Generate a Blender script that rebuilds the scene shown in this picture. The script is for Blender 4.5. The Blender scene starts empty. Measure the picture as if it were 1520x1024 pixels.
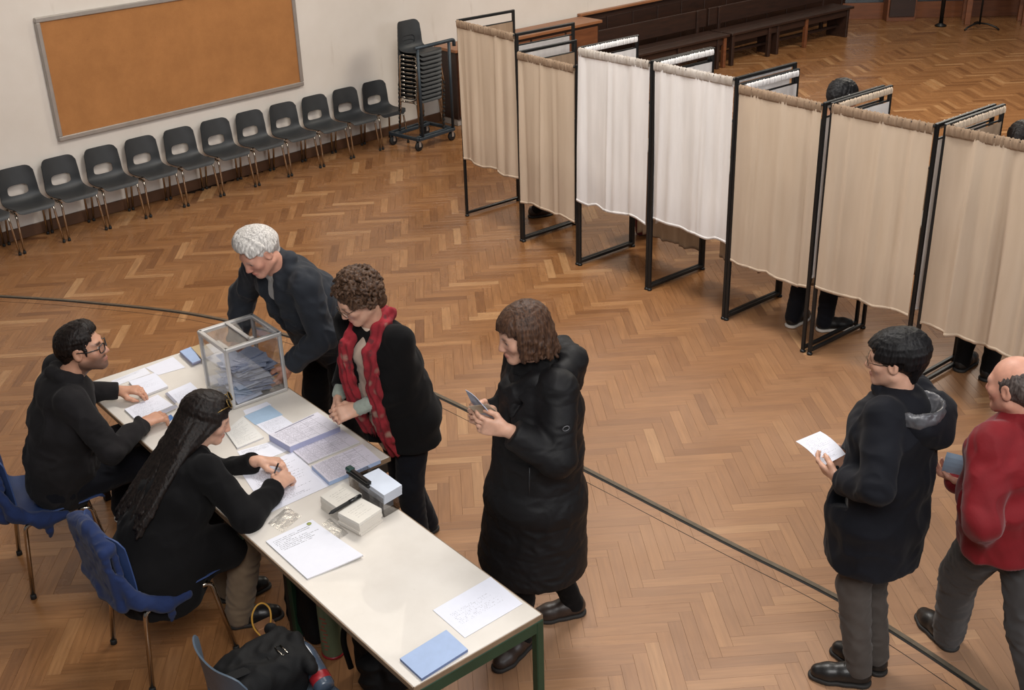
import bpy, bmesh, math, random
import numpy as np
from mathutils import Vector, Matrix
R = math.radians
rng = random.Random(7)
SC = bpy.context.scene
COL = SC.collection

# ------------------------------------------------------------------ camera
F_PX, PITCH, ROLL, CAM_H = 1713.2, 0.452597, -0.030627, 3.626
CF = np.array([0, math.cos(PITCH), -math.sin(PITCH)])
_rt = np.array([1.0, 0, 0]); _up = np.cross(_rt, CF)
CR = math.cos(ROLL) * _rt + math.sin(ROLL) * _up
CU = -math.sin(ROLL) * _rt + math.cos(ROLL) * _up
cam_data = bpy.data.cameras.new('camera')
cam = bpy.data.objects.new('camera', cam_data); COL.objects.link(cam)
cam_data.sensor_fit = 'HORIZONTAL'; cam_data.sensor_width = 36.0
cam_data.lens = F_PX / 1520.0 * 36.0
cam_data.clip_end = 200
m = Matrix.Identity(4)
for i in range(3):
    m[i][0], m[i][1], m[i][2] = CR[i], CU[i], -CF[i]
m[2][3] = CAM_H
cam.matrix_world = m
SC.camera = cam

# ------------------------------------------------------------------ world, lamps, exposure
SC.view_settings.view_transform = 'Standard'
SC.view_settings.look = 'None'
SC.view_settings.exposure = 0.0
SC.view_settings.gamma = 1.0
SC.view_settings.use_curve_mapping = False
world = bpy.data.worlds.new('world'); SC.world = world
world.use_nodes = True
wb = world.node_tree.nodes['Background']
wb.inputs[0].default_value = (0.93, 0.95, 1.0, 1)
wb.inputs[1].default_value = 0.13

def area(name, loc, target, size, power, color):
    l = bpy.data.lights.new(name, 'AREA'); l.shape = 'RECTANGLE'
    l.size, l.size_y = size; l.energy = power; l.color = color
    o = bpy.data.objects.new(name, l); COL.objects.link(o)
    o.location = loc
    o.rotation_euler = (Vector(target) - Vector(loc)).to_track_quat('-Z', 'Y').to_euler()
    return o
# tall daylight windows on the side behind and right of the gallery, rows of ceiling lamps, and an added fill
area('window_daylight', (9.0, -2.0, 4.8), (0.5, 6.5, 0.6), (5.0, 3.2), 330, (0.93, 0.96, 1.0))
area('booth_fill_light', (0.6, -0.6, 5.7), (1.9, 8.2, 0.9), (3.2, 2.0), 330, (1.0, 0.975, 0.95))  # fill light added above the camera to brighten the booth fronts
area('ceiling_lamp', (0.3, 7.1, 5.6), (0.9, 7.9, 0), (2.4, 1.4), 265, (1.0, 0.955, 0.90))
area('ceiling_lamp', (1.2, 3.6, 5.6), (1.2, 3.6, 0), (2.4, 1.4), 45, (1.0, 0.95, 0.89))
area('ceiling_lamp', (-2.2, 9.6, 5.6), (-2.2, 9.6, 0), (2.0, 1.2), 60, (1.0, 0.88, 0.72))
area('ceiling_lamp', (5.4, 12.5, 5.6), (5.4, 12.5, 0), (3.0, 2.0), 430, (1.0, 0.91, 0.77))

# ------------------------------------------------------------------ helpers
def at(px, py, z=0.0):
    """point of the place seen at a pixel of the photograph, on the level z"""
    d = CF + (px - 760) / F_PX * CR - (py - 512) / F_PX * CU
    t = (z - CAM_H) / d[2]
    return np.array([0, 0, CAM_H]) + d * t
def kp(px, py, Y):
    """the same, at the distance Y into the hall"""
    d = CF + (px - 760) / F_PX * CR - (py - 512) / F_PX * CU
    return np.array([0, 0, CAM_H]) + d * (Y / d[1])
def lin(c):
    return tuple((v / 255 / 12.92 if v / 255 <= 0.04045 else ((v / 255 + 0.055) / 1.055) ** 2.4) for v in c)
def A3(*v): return np.array(v, float)
def nrm(v): v = np.asarray(v, float); return v / (np.linalg.norm(v) + 1e-12)
E_ALONG = A3(math.cos(R(-50.8)), math.sin(R(-50.8)), 0)   # line of the booths and of the tables
TU = -A3(math.cos(R(-50.9)), math.sin(R(-50.9)), 0)       # along the table, away from us
TN = A3(-TU[1], TU[0], 0) * -1                             # across the table, to its far side

# ---- materials
MATS = {}
class NT:
    def __init__(s, name):
        s.m = bpy.data.materials.new(name); s.m.use_nodes = True
        s.t = s.m.node_tree; s.n = s.t.nodes; s.b = s.n['Principled BSDF']
    def new(s, typ, **kw):
        n = s.n.new(typ)
        for k, v in kw.items(): setattr(n, k, v)
        return n
    def set(s, sock, v):
        if hasattr(v, 'links') or isinstance(v, bpy.types.NodeSocket): s.t.links.new(v, sock)
        else: sock.default_value = v
    def math(s, op, a, b=0.0, c=0.0):
        n = s.new('ShaderNodeMath', operation=op)
        s.set(n.inputs[0], a); s.set(n.inputs[1], b); s.set(n.inputs[2], c)
        return n.outputs[0]
    def mix(s, f, a, b, typ='MIX'):
        n = s.new('ShaderNodeMix', data_type='RGBA', blend_type=typ)
        s.set(n.inputs[0], f)
        s.set(n.inputs[6], a if isinstance(a, bpy.types.NodeSocket) else (*a[:3], 1))
        s.set(n.inputs[7], b if isinstance(b, bpy.types.NodeSocket) else (*b[:3], 1))
        return n.outputs[2]
    def coord(s, which='Object'):
        return s.new('ShaderNodeTexCoord').outputs[which]
    def mapping(s, vec, scale=(1, 1, 1), loc=(0, 0, 0)):
        n = s.new('ShaderNodeMapping'); s.set(n.inputs[0], vec)
        n.inputs['Scale'].default_value = scale; n.inputs['Location'].default_value = loc
        return n.outputs[0]
    def noise(s, vec, scale=5, detail=3, rough=0.55, out=0):
        n = s.new('ShaderNodeTexNoise'); s.set(n.inputs['Vector'], vec)
        n.inputs['Scale'].default_value = scale; n.inputs['Detail'].default_value = detail
        n.inputs['Roughness'].default_value = rough
        return n.outputs[out]
    def ramp(s, f, stops):
        n = s.new('ShaderNodeValToRGB'); s.set(n.inputs[0], f); e = n.color_ramp.elements
        while len(e) < len(stops): e.new(0.5)
        for el, (p, c) in zip(e, stops):
            el.position = p; el.color = (*c, 1) if len(c) == 3 else c
        return n.outputs[0]
    def bump(s, h, strength=0.3, dist=0.01):
        n = s.new('ShaderNodeBump'); n.inputs['Strength'].default_value = strength
        n.inputs['Distance'].default_value = dist; s.set(n.inputs['Height'], h)
        s.t.links.new(n.outputs[0], s.b.inputs['Normal'])
    def base(s, c):
        if isinstance(c, bpy.types.NodeSocket): s.t.links.new(c, s.b.inputs['Base Color'])
        else: s.b.inputs['Base Color'].default_value = (*c[:3], 1)
    def p(s, **kw):
        for k, v in kw.items():
            s.set(s.b.inputs[k.replace('_', ' ')], v)
    def sep(s, vec):
        n = s.new('ShaderNodeSeparateXYZ'); s.set(n.inputs[0], vec); return n.outputs

def basic(name, rgb, rough=0.5, metal=0.0, vary=0.08, nscale=8, bump=0.0, bscale=60, stretch=(1, 1, 1), sheen=0.0, spec=0.5, coat=0.0):
    """a plain surface whose colour drifts a little and whose relief is fine noise"""
    key = name
    if key in MATS: return MATS[key]
    t = NT(name); c = lin(rgb); co = t.coord('Object')
    n = t.noise(t.mapping(co, stretch), nscale, 4)
    lo = tuple(v * (1 - vary) for v in c); hi = tuple(min(1, v * (1 + vary)) for v in c)
    t.base(t.ramp(n, [(0.3, lo), (0.7, hi)]))
    t.p(Roughness=rough, Metallic=metal)
    t.b.inputs['Specular IOR Level'].default_value = spec
    if sheen: t.b.inputs['Sheen Weight'].default_value = sheen; t.b.inputs['Sheen Roughness'].default_value = 0.4
    if coat: t.b.inputs['Coat Weight'].default_value = coat
    if bump: t.bump(t.noise(t.mapping(co, stretch), bscale, 3), bump, 0.004)
    MATS[key] = t.m
    return t.m

def fabric(name, rgb, rough=0.9, weave=420, bump=0.25, sheen=0.15, vary=0.15, spec=0.15):
    if name in MATS: return MATS[name]
    t = NT(name); c = lin(rgb); co = t.coord('Object')
    n = t.noise(co, 9, 4)
    t.base(t.ramp(n, [(0.3, tuple(v * (1 - vary) for v in c)), (0.7, tuple(min(1, v * (1 + vary)) for v in c))]))
    t.p(Roughness=rough)
    t.b.inputs['Specular IOR Level'].default_value = spec
    t.b.inputs['Sheen Weight'].default_value = sheen
    t.bump(t.noise(co, weave, 2), bump, 0.002)
    MATS[name] = t.m
    return t.m

def hairmat(name, rgb, rgb2, rough=0.42, stretch=(120, 120, 14)):
    if name in MATS: return MATS[name]
    t = NT(name); co = t.mapping(t.coord('Object'), stretch)
    n = t.noise(co, 1.0, 3, 0.6)
    t.base(t.ramp(n, [(0.35, lin(rgb)), (0.65, lin(rgb2))]))
    t.p(Roughness=max(rough, .5)); t.b.inputs['Specular IOR Level'].default_value = 0.22
    t.bump(n, 0.6, 0.004)
    MATS[name] = t.m
    return t.m

# ---- mesh building
def link(o, parent=None):
    COL.objects.link(o)
    if parent is not None: o.parent = parent
    return o
def tag(o, label=None, cat=None, group=None, kind=None):
    if label: o['label'] = label
    if cat: o['category'] = cat
    if group: o['group'] = group
    if kind: o['kind'] = kind
    return o
def thing(name, label, cat, loc=(0, 0, 0), rz=0.0, group=None):
    o = bpy.data.objects.new(name, None); o.empty_display_size = 0.1
    COL.objects.link(o); o.location = loc; o.rotation_euler = (0, 0, rz)
    return tag(o, label, cat, group)
def raw_mesh(name, v, f, mat=None, smooth=False):
    me = bpy.data.meshes.new(name)
    v = np.asarray(v, np.float32)
    if isinstance(f, np.ndarray):
        k = f.shape[1]
        me.vertices.add(len(v)); me.vertices.foreach_set('co', v.ravel())
        me.loops.add(f.size); me.loops.foreach_set('vertex_index', f.astype(np.int32).ravel())
        me.polygons.add(len(f)); me.polygons.foreach_set('loop_start', np.arange(0, f.size, k, dtype=np.int32))
        me.update(calc_edges=True)
    else:
        me.from_pydata([tuple(map(float, x)) for x in v], [], f)
    me.polygons.foreach_set('use_smooth', np.full(len(me.polygons), smooth, bool))
    if mat: me.materials.append(mat)
    me.update()
    return me
def obj(name, mesh, parent=None, loc=None, rot=None):
    o = bpy.data.objects.new(name, mesh); link(o, parent)
    if loc is not None: o.location = loc
    if rot is not None: o.rotation_euler = rot
    return o
def copy_tree(o, parent=None):
    c = o.copy(); COL.objects.link(c)
    if parent is not None: c.parent = parent
    for ch in o.children: copy_tree(ch, c)
    return c

class MB:
    """collects simple solids; build() makes ONE mesh object of them"""
    def __init__(s): s.v, s.f = [], []; s.sm = []
    def add(s, v, f, smooth=False):
        n = len(s.v); s.v += [tuple(map(float, x)) for x in v]; s.f += [tuple(i + n for i in q) for q in f]; s.sm += [smooth] * len(f)
        return s
    def box(s, c, size, ax=None, b=0.0):
        """box about c; ax = rows of local axes; b = chamfer"""
        hx, hy, hz = [d / 2 for d in size]
        ax = np.eye(3) if ax is None else np.asarray(ax, float)
        if b <= 0:
            vs = [(x, y, z) for z in (-hz, hz) for y in (-hy, hy) for x in (-hx, hx)]
            fs = [(0, 2, 3, 1), (4, 5, 7, 6), (0, 1, 5, 4), (2, 6, 7, 3), (0, 4, 6, 2), (1, 3, 7, 5)]
        else:
            b = min(b, hx * .9, hy * .9, hz * .9)
            bm = bmesh.new(); bmesh.ops.create_cube(bm, size=1.0)
            for v in bm.verts: v.co = Vector((v.co.x * 2 * hx, v.co.y * 2 * hy, v.co.z * 2 * hz))
            bmesh.ops.bevel(bm, geom=bm.edges[:], offset=b, segments=1, affect='EDGES')
            bm.verts.index_update()
            vs = [tuple(v.co) for v in bm.verts]; fs = [tuple(v.index for v in q.verts) for q in bm.faces]; bm.free()
        return s.add([np.asarray(c, float) + np.asarray(v) @ ax for v in vs], fs)
    def bar(s, a, b, w, d, up=(0, 0, 1), bev=0.0):
        """rectangular bar from a to b, w across, d along 'up'"""
        a, b = np.asarray(a, float), np.asarray(b, float)
        x = nrm(b - a); y = np.cross(up, x)
        if np.linalg.norm(y) < 1e-6: y = np.cross((0, 1, 0), x)
        y = nrm(y); z = np.cross(x, y)
        return s.box((a + b) / 2, (np.linalg.norm(b - a), w, d), (x, y, z), bev)
    def tube(s, pts, r, n=8, caps=True, closed=False):
        pts = [np.asarray(p, float) for p in pts]; N = len(pts)
        rs = r if hasattr(r, '__len__') else [r] * N
        vs, fs = [], []; prev = None
        for i, p in enumerate(pts):
            if closed: t = nrm(pts[(i + 1) % N] - pts[i - 1])
            else: t = nrm(pts[min(i + 1, N - 1)] - pts[max(i - 1, 0)])
            if prev is None:
                a = A3(0, 0, 1) if abs(t[2]) < .9 else A3(1, 0, 0)
                u = nrm(np.cross(t, a))
            else: u = nrm(prev - t * (prev @ t))
            prev = u; w = np.cross(t, u)
            for k in range(n):
                an = 2 * math.pi * k / n
                vs.append(p + rs[i] * (math.cos(an) * u + math.sin(an) * w))
        for i in range(N if closed else N - 1):
            j = (i + 1) % N
            for k in range(n):
                fs.append((i * n + k, i * n + (k + 1) % n, j * n + (k + 1) % n, j * n + k))
        s.add(vs, fs, True)
        if caps and not closed:
            n0 = len(s.v) - len(vs)
            s.f.append(tuple(n0 + k for k in reversed(range(n)))); s.sm.append(False)
            s.f.append(tuple(n0 + (N - 1) * n + k for k in range(n))); s.sm.append(False)
        return s
    def lathe(s, prof, c=(0, 0, 0), n=20, ax=None):
        """(r, z) profile turned about z"""
        ax = np.eye(3) if ax is None else np.asarray(ax, float)
        vs, fs = [], []
        for r_, z in prof:
            for k in range(n):
                an = 2 * math.pi * k / n
                vs.append(np.asarray(c, float) + np.array([r_ * math.cos(an), r_ * math.sin(an), z]) @ ax)
        for i in range(len(prof) - 1):
            for k in range(n):
                fs.append((i * n + k, i * n + (k + 1) % n, (i + 1) * n + (k + 1) % n, (i + 1) * n + k))
        fs.append(tuple(reversed(range(n)))); fs.append(tuple((len(prof) - 1) * n + k for k in range(n)))
        return s.add(vs, fs, True)
    def prism(s, poly, z0, z1):
        n = len(poly)
        vs = [(x, y, z0) for x, y in poly] + [(x, y, z1) for x, y in poly]
        fs = [tuple(reversed(range(n))), tuple(range(n, 2 * n))] + [(i, (i + 1) % n, n + (i + 1) % n, n + i) for i in range(n)]
        return s.add(vs, fs)
    def build(s, name, mat, parent=None, loc=None, rot=None):
        me = raw_mesh(name, s.v, s.f, mat)
        me.polygons.foreach_set('use_smooth', np.array(s.sm, bool))
        return obj(name, me, parent, loc, rot)
def bend(pts, r=0.03, n=4):
    """rounds the corners of a polyline"""
    pts = [np.asarray(p, float) for p in pts]; out = [pts[0]]
    for i in range(1, len(pts) - 1):
        a, b, c = pts[i - 1], pts[i], pts[i + 1]
        ra = min(r, np.linalg.norm(a - b) * .45, np.linalg.norm(c - b) * .45)
        p0, p1 = b + nrm(a - b) * ra, b + nrm(c - b) * ra
        for k in range(n + 1):
            t = k / n; out.append((1 - t) ** 2 * p0 + 2 * t * (1 - t) * b + t * t * p1)
    out.append(pts[-1]); return out

# ------------------------------------------------------------------ bodies and clothes: smooth solids meshed by surface nets
def _hash(i, j, k):
    h = (i.astype(np.int64) * 374761393 + j.astype(np.int64) * 668265263 + k.astype(np.int64) * 2147483647 + 12345) & 0xffffffff
    h = ((h ^ (h >> 13)) * 1274126177) & 0xffffffff
    return ((h ^ (h >> 16)) & 0xffff) / 65535.0
def vnoise(p):
    i = np.floor(p).astype(np.int64); f = p - i; f = f * f * (3 - 2 * f); o = 0
    for a in (0, 1):
        for b in (0, 1):
            for c in (0, 1):
                w = (f[:, 0] if a else 1 - f[:, 0]) * (f[:, 1] if b else 1 - f[:, 1]) * (f[:, 2] if c else 1 - f[:, 2])
                o = o + w * _hash(i[:, 0] + a, i[:, 1] + b, i[:, 2] + c)
    return o * 2 - 1
def surface_nets(d, lo, h):
    s = d < 0
    c = np.zeros([n - 1 for n in d.shape], np.int8)
    sl = (slice(None, -1), slice(1, None))
    for a in (0, 1):
        for b in (0, 1):
            for e in (0, 1): c += s[sl[a], sl[b], sl[e]]
    act = (c > 0) & (c < 8)
    ii = np.argwhere(act); idx = np.full(act.shape, -1, np.int32); idx[act] = np.arange(len(ii))
    acc = np.zeros((len(ii), 3)); cnt = np.zeros(len(ii))
    for ax in range(3):
        o1, o2 = [k for k in range(3) if k != ax]
        for u in (0, 1):
            for w in (0, 1):
                a = np.zeros(3, int); a[o1] = u; a[o2] = w; b = a.copy(); b[ax] = 1
                da = d[tuple((ii + a).T)]; db = d[tuple((ii + b).T)]
                mk = (da < 0) != (db < 0); t = da[mk] / (da[mk] - db[mk])
                pos = np.tile(a, (mk.sum(), 1)).astype(float); pos[:, ax] = t
                acc[mk] += pos; cnt[mk] += 1
    v = np.asarray(lo) + h * (ii + acc / cnt[:, None])
    quads = []
    for ax in range(3):
        s0 = np.take(s, range(0, s.shape[ax] - 1), ax); s1 = np.take(s, range(1, s.shape[ax]), ax)
        e = np.argwhere(s0 != s1)
        o1, o2 = (ax + 1) % 3, (ax + 2) % 3
        ok = (e[:, o1] > 0) & (e[:, o2] > 0) & (e[:, o1] < s.shape[o1] - 1) & (e[:, o2] < s.shape[o2] - 1)
        e = e[ok]
        def cell(du, dw):
            q = e.copy(); q[:, o1] -= du; q[:, o2] -= dw; return idx[tuple(q.T)]
        q = np.stack([cell(1, 1), cell(0, 1), cell(0, 0), cell(1, 0)], 1)
        inside = s[tuple(e.T)]
        q[~inside] = q[~inside][:, ::-1]
        quads.append(q)
    return v, np.concatenate(quads)
def relax(v, q, it=1, lam=0.5):
    e = np.concatenate([q[:, [0, 1]], q[:, [1, 2]], q[:, [2, 3]], q[:, [3, 0]]])
    a = np.concatenate([e[:, 0], e[:, 1]]); b = np.concatenate([e[:, 1], e[:, 0]])
    n = np.bincount(a, minlength=len(v))
    for _ in range(it):
        m_ = np.stack([np.bincount(a, v[b, k], len(v)) for k in range(3)], 1) / np.maximum(n, 1)[:, None]
        v = v + lam * (m_ - v)
    return v
def vnormals(v, q):
    n = np.cross(v[q[:, 2]] - v[q[:, 0]], v[q[:, 3]] - v[q[:, 1]])
    out = np.stack([sum(np.bincount(q[:, c], n[:, k], len(v)) for c in range(4)) for k in range(3)], 1)
    return out / (np.linalg.norm(out, axis=1, keepdims=True) + 1e-12)

class Vox:
    def __init__(s, h=0.006): s.h = h; s.ops = []
    def _op(s, f, lo, hi, k, sub): s.ops.append((f, np.asarray(lo, float), np.asarray(hi, float), k, sub)); return s
    def cone(s, a, b, ra, rb=None, k=0.02, flat=None, sub=False):
        a, b = np.asarray(a, float), np.asarray(b, float); rb = ra if rb is None else rb
        ba = b - a; L2 = float(ba @ ba) + 1e-9
        def f(X, Y, Z):
            px, py, pz = X - a[0], Y - a[1], Z - a[2]
            t = np.clip((px * ba[0] + py * ba[1] + pz * ba[2]) / L2, 0, 1)
            qx, qy, qz = px - t * ba[0], py - t * ba[1], pz - t * ba[2]
            if flat is not None:
                n, g = flat; w = (qx * n[0] + qy * n[1] + qz * n[2]) * (1 / g - 1)
                qx, qy, qz = qx + w * n[0], qy + w * n[1], qz + w * n[2]
            return np.sqrt(qx * qx + qy * qy + qz * qz) - (ra + t * (rb - ra))
        m_ = max(ra, rb) * (1 if flat is None or flat[1] <= 1 else flat[1])
        return s._op(f, np.minimum(a, b) - m_, np.maximum(a, b) + m_, k, sub)
    def path(s, pts, rs, k=0.01, flat=None, sub=False):
        rs = rs if hasattr(rs, '__len__') else [rs] * len(pts)
        for i in range(len(pts) - 1): s.cone(pts[i], pts[i + 1], rs[i], rs[i + 1], k, flat, sub)
        return s
    def ell(s, c, r, ax=None, k=0.02, sub=False):
        c = np.asarray(c, float); r = np.asarray(r, float) * np.ones(3); ax = np.eye(3) if ax is None else np.asarray(ax, float)
        def f(X, Y, Z):
            x, y, z = X - c[0], Y - c[1], Z - c[2]; k0 = 0; k1 = 0
            for i in range(3):
                w = (x * ax[i][0] + y * ax[i][1] + z * ax[i][2]) / r[i]
                k0 = k0 + w * w; k1 = k1 + (w / r[i]) ** 2
            k0 = np.sqrt(k0); return k0 * (k0 - 1) / (np.sqrt(k1) + 1e-9)
        e = np.sqrt(((ax * r[:, None]) ** 2).sum(0))
        return s._op(f, c - e, c + e, k, sub)
    def box(s, c, half, ax=None, r=0.005, k=0.005, sub=False):
        c = np.asarray(c, float); half = np.asarray(half, float); ax = np.eye(3) if ax is None else np.asarray(ax, float)
        def f(X, Y, Z):
            x, y, z = X - c[0], Y - c[1], Z - c[2]; o = 0; mx = -9
            for i in range(3):
                w = np.abs(x * ax[i][0] + y * ax[i][1] + z * ax[i][2]) - half[i] + r
                o = o + np.maximum(w, 0) ** 2; mx = np.maximum(mx, w)
            return np.sqrt(o) + np.minimum(mx, 0) - r
        e = (np.abs(ax) * half[:, None]).sum(0)
        return s._op(f, c - e, c + e, k, sub)
    def loft(s, secs, right, k=0.03):
        """elliptic sections (centre, half width, half depth)"""
        for (a, rxa, rya), (b, rxb, ryb) in zip(secs[:-1], secs[1:]):
            a, b = np.asarray(a, float), np.asarray(b, float); ba = b - a; L = np.linalg.norm(ba) + 1e-9; d = ba / L
            r_ = nrm(right - d * (right @ d)); fr = np.cross(d, r_)
            def f(X, Y, Z, a=a, L=L, d=d, r_=r_, fr=fr, p=(rxa, rya, rxb, ryb)):
                x, y, z = X - a[0], Y - a[1], Z - a[2]
                w = x * d[0] + y * d[1] + z * d[2]; t = np.clip(w / L, 0, 1); w = w - t * L
                u = x * r_[0] + y * r_[1] + z * r_[2]; g = x * fr[0] + y * fr[1] + z * fr[2]
                rx = p[0] + t * (p[2] - p[0]); ry = p[1] + t * (p[3] - p[1]); mn = np.minimum(rx, ry)
                return (np.sqrt((u / rx) ** 2 + (g / ry) ** 2 + (w / (.7 * mn)) ** 2) - 1) * mn
            mm = max(rxa, rya, rxb, ryb)
            s._op(f, np.minimum(a, b) - mm, np.maximum(a, b) + mm, k, False)
        return s
    def cut(s, p, n, k=0.004):
        """takes away what lies on the side n of the plane through p"""
        p, n = np.asarray(p, float), nrm(n)
        s.ops.append((lambda X, Y, Z: -((X - p[0]) * n[0] + (Y - p[1]) * n[1] + (Z - p[2]) * n[2]), None, None, k, True)); return s
    def mesh(s, smooth=1, disp=None):
        h = s.h
        los = np.array([o[1] for o in s.ops if o[1] is not None and not o[4]]); his = np.array([o[2] for o in s.ops if o[2] is not None and not o[4]])
        lo = los.min(0) - 4 * h; hi = his.max(0) + 4 * h
        n = np.ceil((hi - lo) / h).astype(int) + 1
        d = np.full(n, 0.4, np.float32); ax = [lo[i] + h * np.arange(n[i]) for i in range(3)]
        for f, a, b, k, sub in s.ops:
            if a is None: i0 = np.zeros(3, int); i1 = n
            else:
                mg = k + 3 * h
                i0 = np.clip(np.floor((a - mg - lo) / h).astype(int), 0, n - 1); i1 = np.clip(np.ceil((b + mg - lo) / h).astype(int) + 1, 1, n)
                if np.any(i1 <= i0): continue
            S = tuple(slice(i0[j], i1[j]) for j in range(3))
            v = f(ax[0][S[0]][:, None, None], ax[1][S[1]][None, :, None], ax[2][S[2]][None, None, :])
            o = d[S]
            if sub:
                g = np.maximum(k - np.abs(o + v), 0) / k; d[S] = np.maximum(o, -v) + g * g * k * .25
            else:
                g = np.maximum(k - np.abs(o - v), 0) / k; d[S] = np.minimum(o, v) - g * g * k * .25
        d[0], d[-1] = 1, 1; d[:, 0], d[:, -1] = 1, 1; d[:, :, 0], d[:, :, -1] = 1, 1
        v, q = surface_nets(d, lo, h)
        v = relax(v, q, smooth)
        if disp is not None:
            v = v + vnormals(v, q) * disp(v)[:, None]
        return v, q
    def build(s, name, mat, parent, smooth=1, disp=None, color=None):
        v, q = s.mesh(smooth, disp)
        me = raw_mesh(name, v, q, mat, True)
        if color is not None:
            ca = me.color_attributes.new('tint', 'FLOAT_COLOR', 'POINT')
            c = np.ones((len(v), 4), np.float32); c[:, :3] = color(v); ca.data.foreach_set('color', c.ravel())
        return obj(name, me, parent)
def folds(amp=0.005, f=(14, 14, 9), seed=0):
    def g(v):
        p = v * np.array(f) + seed
        p = p + 0.7 * np.stack([vnoise(p * .6 + 9), vnoise(p * .6 + 31), vnoise(p * .6 + 57)], 1)
        return amp * ((1 - np.abs(vnoise(p))) * 1.6 - 0.9 + 0.4 * vnoise(p * 2.3))
    return g

# ------------------------------------------------------------------ people
def skin_material(name, base, lip, dark):
    """tint attribute: r = lips and flush, g = stubble / brows and eye-hollow shade, b = free"""
    if name in MATS: return MATS[name]
    t = NT(name); co = t.coord('Object')
    a = t.new('ShaderNodeVertexColor'); a.layer_name = 'tint'
    sp = t.new('ShaderNodeSeparateColor'); t.set(sp.inputs[0], a.outputs[0])
    b = lin(base); n = t.noise(co, 30, 3)
    c0 = t.ramp(n, [(0.3, tuple(v * .9 for v in b)), (0.7, tuple(min(1, v * 1.08) for v in b))])
    c1 = t.mix(sp.outputs[0], c0, lin(lip)); c2 = t.mix(sp.outputs[1], c1, lin(dark))
    t.base(c2); t.p(Roughness=0.5)
    t.b.inputs['Subsurface Weight'].default_value = 0.08
    t.b.inputs['Subsurface Radius'].default_value = (0.01, 0.004, 0.002)
    t.bump(t.noise(co, 260, 2), 0.12, 0.002)
    MATS[name] = t.m
    return t.m

class Head:
    def __init__(s, c, fwd, up, sc=1.0):
        s.c = np.asarray(c, float); s.f = nrm(fwd); s.r = nrm(np.cross(s.f, up)); s.u = np.cross(s.r, s.f); s.s = sc
        s.ax = np.array([s.r, s.f, s.u])
    def __call__(s, x, y, z): return s.c + s.s * (x * s.r + y * s.f + z * s.u)
    def inv(s, v): return ((v - s.c) @ s.ax.T) / s.s
def head_shape(V, H, neck):
    s = H.s
    E = lambda c, r, k=.02, sub=False: V.ell(H(*c), np.array(r) * s, H.ax, k * s, sub)
    C = lambda a, b, ra, rb, k=.015, sub=False: V.cone(H(*a), H(*b), ra * s, rb * s, k * s, None, sub)
    E((0, -.014, .032), (.074, .094, .082))
    E((0, .030, -.022), (.060, .060, .076), .03)
    C((-.05, .0, -.052), (-.016, .062, -.090), .020, .018, .025); C((.05, .0, -.052), (.016, .062, -.090), .020, .018, .025)
    E((0, .072, -.090), (.020, .018, .018), .02)
    E((-.042, .056, -.014), (.024, .020, .020), .025); E((.042, .056, -.014), (.024, .020, .020), .025)
    C((-.040, .070, .024), (.040, .070, .024), .012, .012, .02)
    for q in (-1, 1): E((q * .031, .089, .005), (.018, .0125, .011), .010, True)
    C((0, .082, .018), (0, .1035, -.026), .0080, .0105, .014)
    for q in (-1, 1): E((q * .0105, .094, -.031), (.0080, .010, .007), .008)
    E((0, .083, -.058), (.022, .014, .006), .006); E((0, .082, -.068), (.019, .013, .0065), .006)
    for q in (-1, 1):
        E((q * .076, -.008, .0), (.010, .021, .032), .010); E((q * .083, -.002, .002), (.006, .010, .018), .006, True)
    V.cone(neck, H(0, -.022, -.065), .056 * s, .052 * s, .03)
def face_tint(H, flush=.25, stubble=0.0, brow=1.0):
    def g(v):
        p = H.inv(v); c = np.zeros((len(v), 3)); x, y, z = p[:, 0], p[:, 1], p[:, 2]
        lip = np.exp(-(x / .021) ** 4 - ((z + .062) / .009) ** 4) * (y > .07)
        ch = np.exp(-((np.abs(x) - .042) / .02) ** 2 - ((z + .022) / .022) ** 2) * (y > .03)
        ns = np.exp(-(x / .015) ** 2 - ((z + .03) / .015) ** 2) * (y > .08)
        c[:, 0] = np.clip(lip + flush * (ch + ns), 0, 1)
        br = np.exp(-((np.abs(x) - .034) / .019) ** 4 - ((z - .026 - .10 * (np.abs(x) - .03) * (np.abs(x) < .05)) / .0065) ** 4) * (y > .04) * brow
        bd = (1 / (1 + np.exp((z + .035 + .02 * np.exp(-(x / .05) ** 2)) * 220))) * (y > -.02) * (z > -.13) * stubble
        mo = np.exp(-(x / .03) ** 4 - ((z + .047) / .006) ** 4) * (y > .06) * stubble
        socket_shade = np.exp(-((np.abs(x) - .031) / .017) ** 4 - ((z - .005) / .004) ** 4) * (y > .05) * .55  # shade of the eye hollows painted into the skin
        c[:, 1] = np.clip(br + np.clip(bd + mo, 0, 1) * (1 - lip) + socket_shade, 0, 1)
        return c
    return g

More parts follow.
